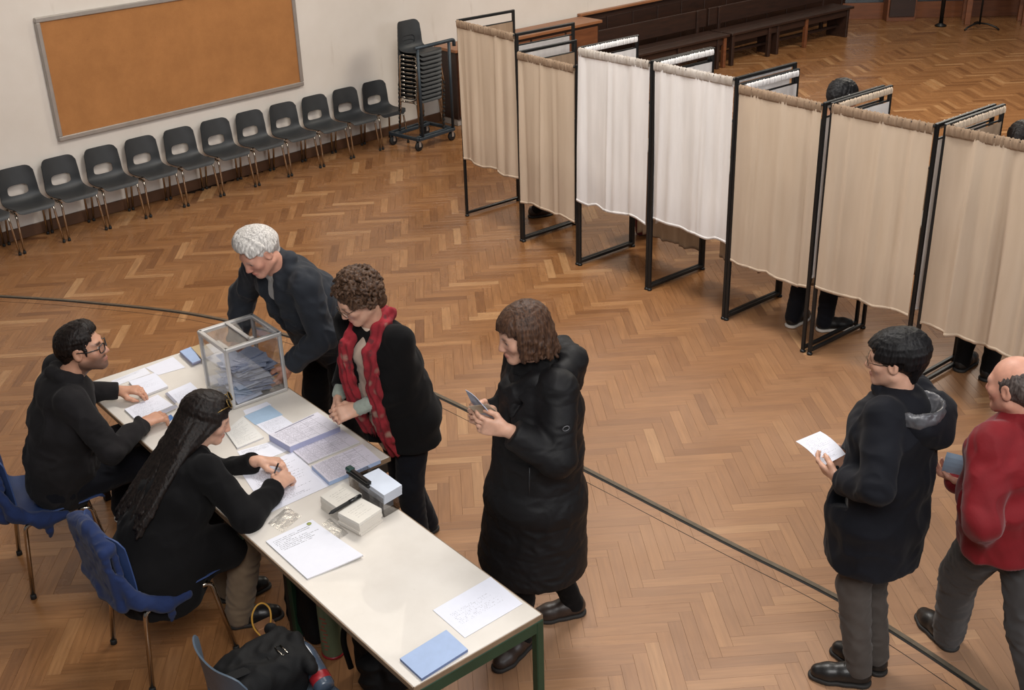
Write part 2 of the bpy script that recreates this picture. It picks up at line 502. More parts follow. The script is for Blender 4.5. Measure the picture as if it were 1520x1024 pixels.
def hand(V, W, d, palm, thumb, curl=0.5, sc=1.0, spread=0.13, tcurl=0.5, fan=None):
    """wrist W, direction d of the hand, palm normal, thumb side; curl = bend of the fingers"""
    d = nrm(d); palm = nrm(palm - d * (palm @ d)); th = nrm(thumb - d * (thumb @ d) - palm * (thumb @ palm))
    L = .088 * sc; k = .007
    V.cone(W - d * .02, W + d * .025 * sc, .027 * sc, .028 * sc, .02, (palm, .72))
    for o in (-.026, -.009, .009, .026):
        V.cone(W + d * .022 * sc + th * o * .75 * sc, W + d * L + th * o * 1.08 * sc, .0175 * sc, .0135 * sc, .012, (palm, .78))
    lens = [.066, .078, .084, .076]
    for i, o in enumerate((-.031, -.0105, .0105, .031)):
        ln = lens[i] * sc; a = o / .031 * spread; b = curl * (1 + (.12 * (1.5 - i)))
        if fan: b = fan[i]
        p = W + d * L * (1 - .06 * abs(i - 2)) + th * o * sc
        f0 = nrm(d * math.cos(a) + th * math.sin(a)); ang = b * .55; pts = [p - f0 * .012]
        for fr, add in ((.46, 0), (.31, b * .95), (.23, b * .55)):
            ang += add; p = p + ln * fr * (f0 * math.cos(ang) + palm * math.sin(ang)); pts.append(p)
        V.path(pts, [.0098 * sc, .0090 * sc, .0080 * sc, .0066 * sc], k)
    p0 = W + d * .020 * sc + th * .026 * sc + palm * .006
    p1 = p0 + .042 * sc * nrm(d * .75 + th * .62 + palm * .35)
    p2 = p1 + .032 * sc * nrm(d * .95 + th * (.30 - .5 * tcurl) + palm * (.2 + tcurl * .5))
    p3 = p2 + .025 * sc * nrm(d * 1.0 + th * (.05 - .6 * tcurl) + palm * (.15 + tcurl * .6))
    V.path([p0, p1, p2, p3], [.0155 * sc, .0118 * sc, .0100 * sc, .0078 * sc], .012)

def ik(S, W, l1, l2, hint):
    v = W - S; D = np.linalg.norm(v)
    if D > (l1 + l2) * .995:
        g = D / (l1 + l2) * 1.006; l1 *= g; l2 *= g
    x = v / D; a = (l1 * l1 - l2 * l2 + D * D) / (2 * D); hh = math.sqrt(max(l1 * l1 - a * a, 1e-6))
    y = nrm(hint - x * (hint @ x)); return S + x * a + y * hh

class Person:
    """joints are given in the hall and kept in the figure's own frame (x right, y forward, z up)"""
    def __init__(s, name, label, base, heading, H, neck, pelvis, head, face, feet, wl, wr, eh=None, kh=None, torso=None, bend_=0, seat=False, shw=.165):
        s.root = thing(name, label, 'person', (base[0], base[1], 0), R(heading - 90))
        a = R(heading); s.fw = A3(math.cos(a), math.sin(a), 0); s.rt = A3(math.sin(a), -math.cos(a), 0)
        s.base = A3(base[0], base[1], 0); s.k = H / 1.70; k = s.k
        s.N = s.L(neck); s.P = s.L(pelvis); s.Hc = s.L(head)
        s.face = A3(0, 0, 0); f = np.asarray(face, float); s.face = s.V_(f)
        s.sp = nrm(s.N - s.P)
        sr = A3(1, 0, 0) if torso is None else A3(math.cos(R(torso)), math.sin(R(torso)), 0)
        s.sr = nrm(sr - s.sp * (sr @ s.sp))
        s.fr = np.cross(s.sp, s.sr)
        s.S = {q: s.N + s.sr * (1 if q == 'R' else -1) * shw * k - s.sp * .045 * k for q in 'LR'}
        s.W = {'L': s.L(wl), 'R': s.L(wr)}
        eh = eh or {}
        s.E = {}
        for q in 'LR':
            hint = np.asarray(eh.get(q, ((.35 if q == 'R' else -.35), -.5, -1)), float)
            s.E[q] = ik(s.S[q], s.W[q], .295 * k, .255 * k, hint)
        s.hip = {q: s.P + s.sr * (1 if q == 'R' else -1) * .09 * k for q in 'LR'}
        s.A = {}; s.K = {}; s.toe = {}; s.heel = {}
        kh = kh or {}
        for q in 'LR':
            toe, heel = feet[q]; toe, heel = s.L(toe), s.L(heel); d = nrm(toe - heel); s.toe[q] = d
            s.heel[q] = heel; s.A[q] = heel + d * .055 + A3(0, 0, .085)
            D_ = np.linalg.norm(s.hip[q] - s.A[q]); g_ = 1 if seat else max(.80, D_ / (.855 * k) * (1.008 if not bend_ else bend_)); s.K[q] = ik(s.hip[q], s.A[q], .435 * k * g_, .42 * k * g_, np.asarray(kh.get(q, (0, 1, .1)), float))
        s.H = Head(s.Hc, s.face, A3(0, 0, 1), k * 1.03)
    def L(s, w):
        w = np.asarray(w, float) - s.base; return A3(w @ s.rt, w @ s.fw, w[2])
    def V_(s, w): return A3(w @ s.rt, w @ s.fw, w[2])
    def part(s, V, name, mat, smooth=1, disp=None, color=None, parent=None):
        return V.build(name, mat, parent or s.root, smooth, disp, color)

    def body(s, mat, hands, stubble=0., flush=.25, h=.005, brow=1.0):
        k = s.k; V = Vox(h); N, P, sp = s.N, s.P, s.sp
        V.loft([(P - sp * .05, .13 * k, .085 * k), (P + sp * .15 * k, .115 * k, .075 * k), (P + sp * .33 * k, .13 * k, .085 * k), (N - sp * .10 * k, .14 * k, .075 * k), (N - sp * .03, .06 * k, .05 * k)], s.sr)
        for q in 'LR':
            V.cone(N - sp * .05 * k, s.S[q], .045 * k, .045 * k); V.cone(s.S[q], s.E[q], .042 * k, .034 * k)
            d0 = nrm(s.W[q] - s.E[q]); V.cone(s.E[q], s.W[q], .034 * k, .026 * k)
            hd = hands.get(q, {}); d = np.asarray(hd.get('d', None) if hd.get('d', None) is not None else d0, float)
            hand(V, s.W[q], d, np.asarray(hd.get('palm', (0, 0, -1)), float), np.asarray(hd.get('thumb', (-1 if q == 'R' else 1, 0, 0)), float),
                 hd.get('curl', .6), k * hd.get('sc', 1.0), tcurl=hd.get('tcurl', .5), fan=hd.get('fan'))
            V.cone(s.hip[q], s.K[q], .062 * k, .045 * k); V.cone(s.K[q], s.A[q], .042 * k, .03 * k)
            V.cone(s.A[q] - A3(0, 0, .02), s.A[q] + s.toe[q] * .12 - A3(0, 0, .045), .028, .018)
        head_shape(V, s.H, N - sp * .02)
        s.part(V, 'body', mat, 1, None, face_tint(s.H, flush, stubble, brow))
        wm = basic('eye_white', (206, 200, 194), .25); im = basic('eye_iris', (52, 38, 28), .2)
        for q in (-1, 1):
            e = MB(); r_ = .0118 * s.H.s; ax = np.array([s.H.r, s.H.u, s.H.f])
            prof = [(r_ * math.sin(t), -r_ * math.cos(t)) for t in np.linspace(.05, 3.09, 9)]
            e.lathe(prof, s.H(q * .031, .0685, .005), 12, ax)
            eo = e.build('eye', wm, s.root)
            i = MB(); i.lathe([(.0055 * k, r_ * .86), (.005 * k, r_ * .99), (.001, r_ * 1.03)], s.H(q * .031, .0685, .005), 10, ax)
            i.build('iris', im, eo)

    def sleeves(s, V, r0, r1, r2, k=.03, cuff=.0, stop=.02):
        for q in 'LR':
            d = nrm(s.W[q] - s.E[q]); e = s.W[q] - d * stop
            V.cone(s.N - s.sp * .07 * s.k, s.S[q] - s.sp * .010, r0 * .86, r0, .03)
            V.cone(s.S[q], s.E[q], r0, r1, k * .5); V.cone(s.E[q], e, r1, r2, .02)
            V.cut(e + d * .004, d) if False else None
    def cuffs_cut(s, V, r, stop=.012):
        """flat cuff ends: a ball-shaped bite taken beyond each cuff"""
        for q in 'LR':
            d = nrm(s.W[q] - s.E[q]); p = s.W[q] - d * stop
            a = nrm(np.cross(d, A3(.3, .2, 1))); b = np.cross(d, a)
            V.box(p + d * .06, (.06, r * 1.6, r * 1.6), np.array([d, a, b]), .002, .003, True)
    def trousers(s, mat, r=(.095, .066, .05), h=.008, waist=True, amp=.004, name='trousers', low=.0, hemr=None):
        V = Vox(h); k = s.k
        if waist: V.loft([(s.P + s.sp * .12 * k, .155 * k, .11 * k), (s.P - s.sp * .02 * k, .165 * k, .125 * k)], s.sr)
        for q in 'LR':
            V.cone(s.hip[q], s.K[q], r[0] * k, r[1] * k, .04); V.cone(s.K[q], s.A[q] - A3(0, 0, .02 + low), r[1] * k, (hemr or r[2]) * k, .02)
        return s.part(V, name, mat, 1, folds(amp, (16, 16, 22), 3))
    def shoes(s, mat, sole, kind='shoe', w=1.0, lace=None):
        for q in 'LR':
            d = s.toe[q]; p = s.heel[q]; r_ = np.cross(d, A3(0, 0, 1)); u = A3(0, 0, 1); L = .265 * s.k
            X = lambda f, z, x=0: p + d * f * L + u * z + r_ * x
            V = Vox(.005)
            V.path([X(.14, .050), X(.42, .050), X(.70, .036), X(.86, .034)], [.040 * w, .043 * w, .044 * w, .036 * w], .02, (r_, 1.0))
            V.cone(X(.22, .05), X(.20, .115 if kind == 'boot' else .085), .040 * w, .041 * w, .02)
            V.cut(X(0, .014), -u); V.cut(X(0, .135 if kind == 'boot' else .098), u)
            so = s.part(V, kind, mat, 2)
            Z = Vox(.005)
            Z.path([X(.15, .01), X(.42, .01), X(.70, .01), X(.88, .01)], [.046 * w, .045 * w, .050 * w, .040 * w], .02)
            Z.cut(X(0, .002), -u); Z.cut(X(0, .022), u)
            Z.build('sole', sole, so, 1)
            if lace:
                mb = MB()
                for i in range(4):
                    f = .45 + .065 * i; z = .100 - .012 * i
                    mb.tube([X(f, z - .012, -.022), X(f + .01, z, 0), X(f, z - .012, .022)], .0025, 5)
                mb.build('laces', lace, so)
    def hairflow(s, V, radii, eend, n=90, r=.011, off=.004, extra=None, crown=(0, -.02, .0), jit=.12, seed=1, c0=(0, -.014, .032), wave=.0, core=1.0, k=.006, steps=6):
        """locks lying on the skull from the crown to the hairline eend(azimuth) (azimuth 0 = brow)"""
        rg = random.Random(seed); H = s.H; sc = H.s; rx, ry, rz = radii
        for i in range(n):
            az = (i + .5 * rg.random()) / n * 2 * math.pi - math.pi + rg.uniform(-jit, jit) * .6
            e1 = eend(az) + rg.uniform(-jit, jit); pts = []; ph = rg.uniform(0, 6); o = off + rg.uniform(-.002, .003)
            for j in range(steps + 1):
                t = j / steps; el = 1.45 + (e1 - 1.45) * t
                a2 = az + wave * math.sin(ph + t * 5) + jit * .5 * t * math.sin(ph)
                ce = math.cos(el); q = A3(rx * ce * math.sin(a2), ry * ce * math.cos(a2), rz * math.sin(el))
                q = q * (1 + o / .085) + A3(*c0) + A3(*crown) * (1 - t)
                pts.append(q)
            if extra:
                for q in extra(az, pts[-1], rg): pts.append(q)
            rs = [r * (.55 + .5 * math.sin(math.pi * (.15 + .75 * j / (len(pts) - 1)))) * sc for j in range(len(pts))]
            V.path([H(*q) for q in pts], rs, k)
    def glasses(s, rim, r=.021, round_=True, thick=.0019):
        H = s.H; mb = MB(); gl = MB()
        for q in (-1, 1):
            pts = []
            for i in range(16):
                a = 2 * math.pi * i / 16; ca, sa = math.cos(a), math.sin(a)
                if not round_: ca = math.copysign(abs(ca) ** .6, ca); sa = math.copysign(abs(sa) ** .6, sa)
                pts.append(H(q * .033 + r * 1.12 * ca, .101 - .25 * abs(q * .033 + r * ca) * abs(q * .033 + r * ca) / .06, .002 + r * .86 * sa))
            mb.tube(pts, thick, 5, False, True)
            c = np.mean(pts, 0); n0 = len(gl.v); gl.add([c] + pts, [(0, i + 1, (i + 1) % 16 + 1) for i in range(16)])
            mb.tube([H(q * .058, .086, .008), H(q * .076, .04, .008), H(q * .080, -.012, .014), H(q * .078, -.03, -.004)], thick, 5)
        mb.tube([H(-.011, .104, .006), H(0, .107, .009), H(.011, .104, .006)], thick, 5)
        o = mb.build('glasses', rim, s.root)
        gl.build('lens', thin_glass('lens_glass', .06), o)
def thin_glass(name, refl=.10, tint=(1, 1, 1), rough=.02):
    if name in MATS: return MATS[name]
    t = NT(name); tr = t.new('ShaderNodeBsdfTransparent'); tr.inputs[0].default_value = (*tint, 1)
    gl = t.new('ShaderNodeBsdfGlossy'); gl.inputs['Roughness'].default_value = rough
    fr = t.new('ShaderNodeLayerWeight'); fr.inputs[0].default_value = .25
    f = t.math('MULTIPLY_ADD', fr.outputs['Facing'], .35, refl)
    mx = t.new('ShaderNodeMixShader'); t.set(mx.inputs[0], f); t.set(mx.inputs[1], tr.outputs[0]); t.set(mx.inputs[2], gl.outputs[0])
    t.t.links.new(mx.outputs[0], t.n['Material Output'].inputs['Surface'])
    MATS[name] = t.m
    return t.m

# ------------------------------------------------------------------ floor: oak strips laid in herringbone
def parquet_mat():
    t = NT('oak_parquet')
    a = t.new('ShaderNodeAttribute'); a.attribute_name = 'tint'
    oi = t.new('ShaderNodeObjectInfo')
    none = t.math('LESS_THAN', a.outputs['Fac'], .001)
    tn = t.math('MULTIPLY_ADD', none, oi.outputs['Random'], a.outputs['Fac'])
    uv = t.new('ShaderNodeUVMap').outputs[0]
    g = t.new('ShaderNodeTexNoise', noise_dimensions='4D'); t.set(g.inputs['Vector'], t.mapping(uv, (3.0, 42, 1)))
    t.set(g.inputs['W'], t.math('MULTIPLY', tn, 91.0)); g.inputs['Scale'].default_value = 1.6; g.inputs['Detail'].default_value = 4
    base = t.ramp(tn, [(0.0, lin((120, 79, 47))), (0.18, lin((151, 106, 67))), (0.42, lin((138, 94, 58))), (0.64, lin((158, 113, 73))), (0.82, lin((130, 88, 54))), (0.92, lin((163, 118, 78))), (1.0, lin((180, 138, 96)))])
    fr = t.math('FRACT', t.math('MULTIPLY', tn, 7.31))
    base = t.mix(t.math('MULTIPLY', fr, .32), base, lin((164, 116, 72)))
    c = t.mix(t.ramp(g.outputs[0], [(0.35, (0, 0, 0)), (0.7, (1, 1, 1))]), t.mix(1.0, base, (.70, .67, .64), 'MULTIPLY'), base)
    pos = t.new('ShaderNodeNewGeometry').outputs['Position']
    # varnish trodden off where people queue; paler daylight tone painted in with it
    wn = t.noise(pos, .55, 4, .6)
    xyz = t.sep(pos)
    dx = t.math('MULTIPLY', t.math('SUBTRACT', xyz[0], 1.1), .42); dy = t.math('MULTIPLY', t.math('SUBTRACT', xyz[1], 4.9), .30)
    d = t.math('ADD', t.math('MULTIPLY', dx, dx), t.math('MULTIPLY', dy, dy))
    w = t.math('ADD', t.math('SUBTRACT', wn, .5), t.math('SUBTRACT', .62, t.math('MULTIPLY', d, .55)))
    wear_daylight = t.ramp(w, [(0.0, (0, 0, 0)), (0.75, (1, 1, 1))])
    c = t.mix(t.math('MULTIPLY', wear_daylight, .50), c, lin((184, 152, 128)))
    sp = t.noise(pos, 2.7, 5, .7)
    c = t.mix(t.ramp(sp, [(0.60, (0, 0, 0)), (0.78, (.45, .45, .45))]), c, lin((96, 66, 44)))
    t.base(c)
    rr = t.noise(pos, 3.2, 4)
    t.p(Roughness=t.math('MULTIPLY_ADD', wear_daylight, .16, t.math('MULTIPLY_ADD', rr, .16, .20)))
    t.b.inputs['Specular IOR Level'].default_value = .42
    t.bump(g.outputs[0], .02, .001)
    return t.m
M_PARQ = parquet_mat()
SL, SW = .405, .0675
def strip_shape(x0, y0, lx, ly, z=0.0):
    g, ch = .0003, .0005
    xs = (x0 + g, x0 + lx - g); ys = (y0 + g, y0 + ly - g)
    lo = [(xs[0], ys[0], -.012), (xs[1], ys[0], -.012), (xs[1], ys[1], -.012), (xs[0], ys[1], -.012)]
    md = [(a, b, z - .0006) for a, b, _ in lo]
    tp = [(xs[0] + ch, ys[0] + ch, z), (xs[1] - ch, ys[0] + ch, z), (xs[1] - ch, ys[1] - ch, z), (xs[0] + ch, ys[1] - ch, z)]
    f = [(8, 9, 10, 11)] + [(i, (i + 1) % 4, 4 + (i + 1) % 4, 4 + i) for i in range(4)] + [(4 + i, 4 + (i + 1) % 4, 8 + (i + 1) % 4, 8 + i) for i in range(4)]
    return lo + md + tp, f
def build_floor():
    me = raw_mesh('floor', [(-14, -1, -.012), (16, -1, -.012), (16, 26, -.012), (-14, 26, -.012)], [(0, 1, 2, 3)], basic('joint_dark', (54, 34, 20), .8))
    fl = obj('floor', me); tag(fl, kind='structure')
    ang = R(3.4); ux = A3(math.cos(ang), math.sin(ang)); uy = A3(-math.sin(ang), math.cos(ang))
    O = at(938.7, 886.4)[:2]
    Rm = np.stack([ux, uy])
    rg = random.Random(3); strips = []
    for i in range(-330, 331):
        for j in range(-40, 41):
            bx, by = i * SW + j * SL, i * SW - j * SL
            for vert in (0, 1):
                x0, y0, lx, ly = (bx, by, SL, SW) if not vert else (bx + SL, by - 5 * SW, SW, SL)
                c = O + np.array([x0 + lx / 2, y0 + ly / 2]) @ Rm
                if c[1] < 2.2 or c[1] > 22: continue
                if c[1] - c[0] > 14.55 or c[1] - .9 * c[0] > 14.2 + 0 * c[0]: 
                    if c[1] - c[0] > 14.55: continue
                # inside a generous cone of sight
                if not (-.50 * c[1] - 3.2 < c[0] < .50 * c[1] + 1.9): continue
                strips.append((c, vert, x0, y0, lx, ly))
    def inframe(c):
        v = np.array([c[0], c[1], -CAM_H]); dd = v @ CF
        return -20 < 760 + F_PX * (v @ CR) / dd < 1540 and -20 < 512 - F_PX * (v @ CU) / dd < 1045
    order = sorted(range(len(strips)), key=lambda q: (not inframe(strips[q][0]), strips[q][0] @ strips[q][0]))
    # the table and the people hide the nearest left corner: strips there are not picked singly
    near = [q for q in order if not (strips[q][0][0] < -.35 and strips[q][0][1] < 4.6)][:300]
    single = set(near)
    V, Fc, T, UV = [], [], [], []
    for q, (c, vert, x0, y0, lx, ly) in enumerate(strips):
        if q in single: continue
        v, f = strip_shape(x0, y0, lx, ly, rg.uniform(-.0002, .0002)); n = len(V)
        a = rg.uniform(.01, 1)
        for x, y, z in v:
            w = O + np.array([x, y]) @ Rm; V.append((w[0], w[1], z))
            UV.append((y - y0, x - x0) if vert else (x - x0, y - y0))
        Fc += [tuple(k + n for k in ff) for ff in f]; T += [a] * len(f)
    quads = np.array(Fc)
    me = raw_mesh('parquet_field', np.array(V), quads, M_PARQ)
    at_ = me.attributes.new('tint', 'FLOAT', 'FACE'); at_.data.foreach_set('value', np.array(T, np.float32))
    uvl = me.uv_layers.new(name='UVMap'); uvl.data.foreach_set('uv', np.array(UV, np.float32)[quads.ravel()].ravel())
    tag(obj('parquet_field', me, fl), kind='stuff')
    v, f = strip_shape(-SL / 2, -SW / 2, SL, SW)
    ms = raw_mesh('parquet_strip', v, f, M_PARQ)
    uvl = ms.uv_layers.new(name='UVMap')
    uvl.data.foreach_set('uv', np.array([(v[k][0] + SL / 2, v[k][1] + SW / 2) for ff in f for k in ff], np.float32).ravel())
    for q in near:
        c, vert = strips[q][0], strips[q][1]
        obj('parquet_strip', ms, fl, (c[0], c[1], rg.uniform(-.0004, .0004)), (0, 0, ang + (math.pi / 2 if vert else 0)))
build_floor()

# the curved metal track let into the floor
def smooth_poly(P, n=8):
    out = []
    for i in range(len(P) - 1):
        p0, p1, p2, p3 = P[max(i - 1, 0)], P[i], P[i + 1], P[min(i + 2, len(P) - 1)]
        for k in range(n):
            t = k / n
            out.append(.5 * ((2 * p1) + (-p0 + p2) * t + (2 * p0 - 5 * p1 + 4 * p2 - p3) * t * t + (-p0 + 3 * p1 - 3 * p2 + p3) * t ** 3))
    return out + [P[-1]]
TRACK = smooth_poly([at(*q)[:2] for q in ((-120, 436), (0, 441), (130, 450), (300, 470), (480, 516), (640, 585), (760, 644), (880, 705), (1070, 803), (1260, 900), (1440, 1015), (1540, 1090))])
def ribbon(off0, off1, z0, z1, name, mat, parent=None):
    v, f = [], []
    for i, p in enumerate(TRACK):
        t = nrm(TRACK[min(i + 1, len(TRACK) - 1)] - TRACK[max(i - 1, 0)]); n = np.array([-t[1], t[0]])
        for o, z in ((off0, z0), (off0, z1), (off1, z1), (off1, z0)): v.append((*(p + n * o), z))
    for i in range(len(TRACK) - 1):
        for k in range(3): f.append((i * 4 + k, i * 4 + k + 1, i * 4 + 5 + k, i * 4 + 4 + k))
    return obj(name, raw_mesh(name, v, f, mat), parent)
M_TRACK = basic('track_metal', (122, 112, 98), .4, .7, .15, 20)
tr = tag(ribbon(.004, .030, -.005, .006, 'trim_1', M_TRACK), kind='structure')
ribbon(-.010, .004, -.005, .0015, 'track_groove', basic('groove_black', (16, 13, 11), .6), tr)
ribbon(-.082, -.078, -.005, .0009, 'floor_joint', basic('groove_black', (16, 13, 11), .6), tr)

# ------------------------------------------------------------------ walls
def wall_mat():
    t = NT('wall_plaster'); pos = t.new('ShaderNodeNewGeometry').outputs['Position']
    n = t.noise(pos, .8, 5, .6)
    c = t.ramp(n, [(0.3, lin((205, 196, 186))), (0.7, lin((219, 212, 204)))])
    s = t.noise(t.mapping(pos, (6, 6, 1.2)), 1.2, 5, .65)
    c = t.mix(t.ramp(s, [(0.62, (0, 0, 0)), (0.8, (.5, .5, .5))]), c, lin((176, 162, 148)))
    t.base(c); t.p(Roughness=.75); t.bump(t.noise(pos, 70, 3), .12, .003)
    return t.m
M_WALL = wall_mat()
W0 = A3(-1.318, 12.96, 0); WD = A3(.70711, .70711, 0); WN = A3(.70711, -.70711, 0)   # along, into the hall
W0 = W0 - WN * .13
def wp(s, off, z=0.0): return W0 + WD * s + WN * off + A3(0, 0, z)
AX_W = np.array([WD, -WN, A3(0, 0, 1)])
KINK = wp(1.35, 0)
WD2 = A3(math.cos(R(41.3)), math.sin(R(41.3)), 0); WN2 = A3(WD2[1], -WD2[0], 0)
def wp2(s, off, z=0.0): return KINK + WD2 * s + WN2 * off + A3(0, 0, z)
AX_W2 = np.array([WD2, -WN2, A3(0, 0, 1)])
mb = MB()
mb.box(wp(-4.5, -.10, 2.9), (11.9, .2, 5.8), AX_W); mb.box(wp2(5, -.10, 2.9), (10.4, .2, 5.8), AX_W2)
tag(mb.build('wall_back', M_WALL), kind='structure')
M_SKIRT = basic('skirting_wood', (88, 60, 42), .45, 0, .15, 6, .1, 40)
mb = MB(); mb.box(wp(-4.6, .010, .055), (11.9, .02, .11), AX_W, .006)
tag(mb.build('baseboard_back', M_SKIRT), kind='structure')

# notice board
M_CORK = NT('cork'); co = M_CORK.coord('Object')
c = M_CORK.ramp(M_CORK.noise(co, 3, 6, .7), [(0.3, lin((152, 102, 56))), (0.7, lin((170, 116, 66)))])
vv = M_CORK.new('ShaderNodeTexVoronoi'); M_CORK.set(vv.inputs['Vector'], co); vv.inputs['Scale'].default_value = 160
c = M_CORK.mix(M_CORK.ramp(vv.outputs['Distance'], [(0.0, (.45, .45, .45)), (.35, (0, 0, 0))]), c, lin((120, 76, 40)))
pin = M_CORK.new('ShaderNodeTexVoronoi'); M_CORK.set(pin.inputs['Vector'], co); pin.inputs['Scale'].default_value = 9
c = M_CORK.mix(M_CORK.ramp(pin.outputs['Distance'], [(0.0, (.9, .9, .9)), (.045, (0, 0, 0))]), c, lin((84, 50, 26)))
M_CORK.base(c); M_CORK.p(Roughness=.9); M_CORK.bump(vv.outputs['Distance'], .2, .003); M_CORK = M_CORK.m
M_ALU = basic('board_frame_metal', (176, 170, 164), .4, .6, .06, 12)
s0, s1, z0, z1 = -3.80, -1.05, .80, 1.90
bd = thing('notice_board', 'long cork notice board in a pale metal frame on the white wall', 'notice board', wp((s0 + s1) / 2, .02, z0), R(45))
mb = MB(); mb.box((0, .002, (z1 - z0) / 2), (s1 - s0 - .04, .02, z1 - z0 - .04)); mb.build('cork_panel', M_CORK, bd)
w2 = (s1 - s0) / 2; hh = z1 - z0
for c, sz in (((0, -.004, .02), (2 * w2, .04, .042)), ((0, -.004, hh - .02), (2 * w2, .04, .042)), ((-w2 + .02, -.004, hh / 2), (.042, .04, hh - .084)), ((w2 - .02, -.004, hh / 2), (.042, .04, hh - .084))):
    mb = MB(); mb.box(c, sz, None, .006); mb.build('frame', M_ALU, bd)

# ------------------------------------------------------------------ woodwork along the wall, bench
def wood(name, rgb, rgb2, rough=.4, scale=(2, 14, 14), coat=.0):
    if name in MATS: return MATS[name]
    t = NT(name); co = t.mapping(t.coord('Object'), scale)
    n = t.noise(co, 1.6, 5, .6); t.base(t.ramp(n, [(0.3, lin(rgb)), (0.7, lin(rgb2))]))
    t.p(Roughness=rough); t.b.inputs['Coat Weight'].default_value = coat; t.bump(n, .08, .003)
    MATS[name] = t.m
    return t.m
M_WOOD_D = wood('dark_stained_wood', (38, 24, 18), (54, 33, 24), .45)
M_WOOD_R = wood('red_brown_wood', (96, 56, 34), (122, 74, 46), .38)
M_WOOD_L = wood('lit_wood_ledge', (132, 86, 56), (152, 102, 68), .4)  # paler wood: light reflected on the tops is put into the colour
rz2 = R(41.3)
cab = thing('low_cabinet', 'long low brown wooden cabinet with a paler top behind the chair trolley', 'cabinet', wp2(-.50, .045), rz2)
def local_box(root, name, c, size, mat, b=.004, parent=None):
    m_ = MB(); m_.box(c, size, None, b); return m_.build(name, mat, parent or root)
local_box(cab, 'body', (1.2, -.19, .47), (2.36, .34, .78), M_WOOD_D)
local_box(cab, 'top', (1.2, -.20, .885), (2.42, .40, .035), M_WOOD_L)
local_box(cab, 'plinth', (1.2, -.185, .04), (2.34, .30, .08), basic('pale_plinth', (150, 142, 134), .6))
for i in range(4):
    d = local_box(cab, 'door', (.32 + .585 * i, -.367, .47), (.55, .018, .72), M_WOOD_R)
    local_box(cab, 'handle', (.32 + .585 * i + .22, -.382, .55), (.015, .02, .10), M_ALU, .003, d)
# panelling behind the benches: each panel a piece of its own
wain = MB(); wain.box((5.6, -.012, .45), (7.4, .024, .90)); 
wo = wain.build('trim_2', M_WOOD_D, None, wp2(0, 0), (0, 0, rz2)); tag(wo, kind='structure')
for i in range(14): local_box(wo, 'panel', (2.16 + .5 * i, -.03, .46), (.47, .014, .74), M_WOOD_D, .006)
local_box(wo, 'ledge', (5.6, -.035, .915), (7.4, .07, .03), M_WOOD_L)
e0, e1 = at(956, 80, .45), at(1269, 9.5, .45); bd_ = nrm(e1 - e0); brz = math.atan2(bd_[1], bd_[0]); Lb = np.linalg.norm(e1 - e0)
def bench(label, s, ln, legs, panels):
    t = thing('bench', label, 'bench', e0 * A3(1, 1, 0) + bd_ * s, brz, 'benches along the panelled wall')
    local_box(t, 'seat_plank', (ln / 2, .10, .435), (ln, .19, .035), M_WOOD_D, .006)
    local_box(t, 'seat_plank', (ln / 2, .30, .435), (ln, .19, .035), M_WOOD_D, .006)
    local_box(t, 'back_rest', (ln / 2, .46, .62), (ln, .03, .24), M_WOOD_D, .006)
    local_box(t, 'rail', (ln / 2, .06, .36), (ln - .1, .03, .09), M_WOOD_D)
    local_box(t, 'stretcher', (ln / 2, .22, .15), (ln - .1, .05, .04), M_WOOD_D)
    for x in legs: local_box(t, 'leg', (x, .05, .21), (.055, .055, .42), M_WOOD_R if x == legs[-1] else M_WOOD_D)
    for x in panels: local_box(t, 'side_panel', (x, .21, .21), (.05, .36, .42), M_WOOD_D)
    for x in (.2, ln - .2): local_box(t, 'back_post', (x, .44, .40), (.05, .05, .68), M_WOOD_D)
bench('dark wooden bench behind the curtained booths, the nearer of the two', -1.2, 2.9, (.05, .9, 1.9, 2.83), (1.2, 2.7))
bench('dark wooden bench ending by the far glazed front, the farther of the two', 1.75, Lb - 1.75, (.05, .85, 1.7), (1.05, Lb - 1.85))

# far end: glazed wooden front
FA, FB = at(1240, 41), at(1520, 30)
fa = A3(5.35, 19.25, 0); fd = nrm(A3(1.0, -.04, 0)); fn = A3(-fd[1], fd[0], 0)
frz = math.atan2(fd[1], fd[0])
mb = MB(); mb.box((3.0, .12, 1.75), (8, .1, 3.5))
fw_ = mb.build('wall_far', basic('dark_far_wall', (74, 60, 52), .7), None, fa, (0, 0, frz)); tag(fw_, kind='structure')
M_DGLASS = basic('dark_pane', (52, 58, 62), .12, 0, .3, 1.5, 0, 60, (1, 1, 1), 0, .6)
fr_ = thing('glazed_front', 'far red-brown wooden front with dark glass panes', 'partition', fa, frz)
local_box(fr_, 'base_rail', (2.2, .03, .13), (5.2, .08, .26), M_WOOD_R)
for x in (-.3, .98, 1.32, 2.9, 4.4): local_box(fr_, 'stile', (x, .03, 1.3), (.13, .09, 2.1), M_WOOD_R)
for x0_, x1_ in ((-.24, .92), (1.39, 2.83), (2.97, 4.33)): local_box(fr_, 'pane', ((x0_ + x1_) / 2, .04, 1.3), (x1_ - x0_, .012, 2.1), M_DGLASS, .002)
dr = thing('wooden_locker', 'red-brown wooden locker door with a small pale knob before the glazed front', 'cupboard', at(1337, 32), frz)
local_box(dr, 'body', (0, .16, .55), (.46, .30, 1.1), M_WOOD_R); dd = local_box(dr, 'door', (.0, -.005, .57), (.40, .03, .98), M_WOOD_D)
mb = MB(); mb.lathe([(.001, -.02), (.016, -.012), (.018, 0), (.012, .012), (.001, .02)], (.10, -.035, .36), 10); mb.build('knob', basic('pale_knob', (214, 204, 190), .3), dd)
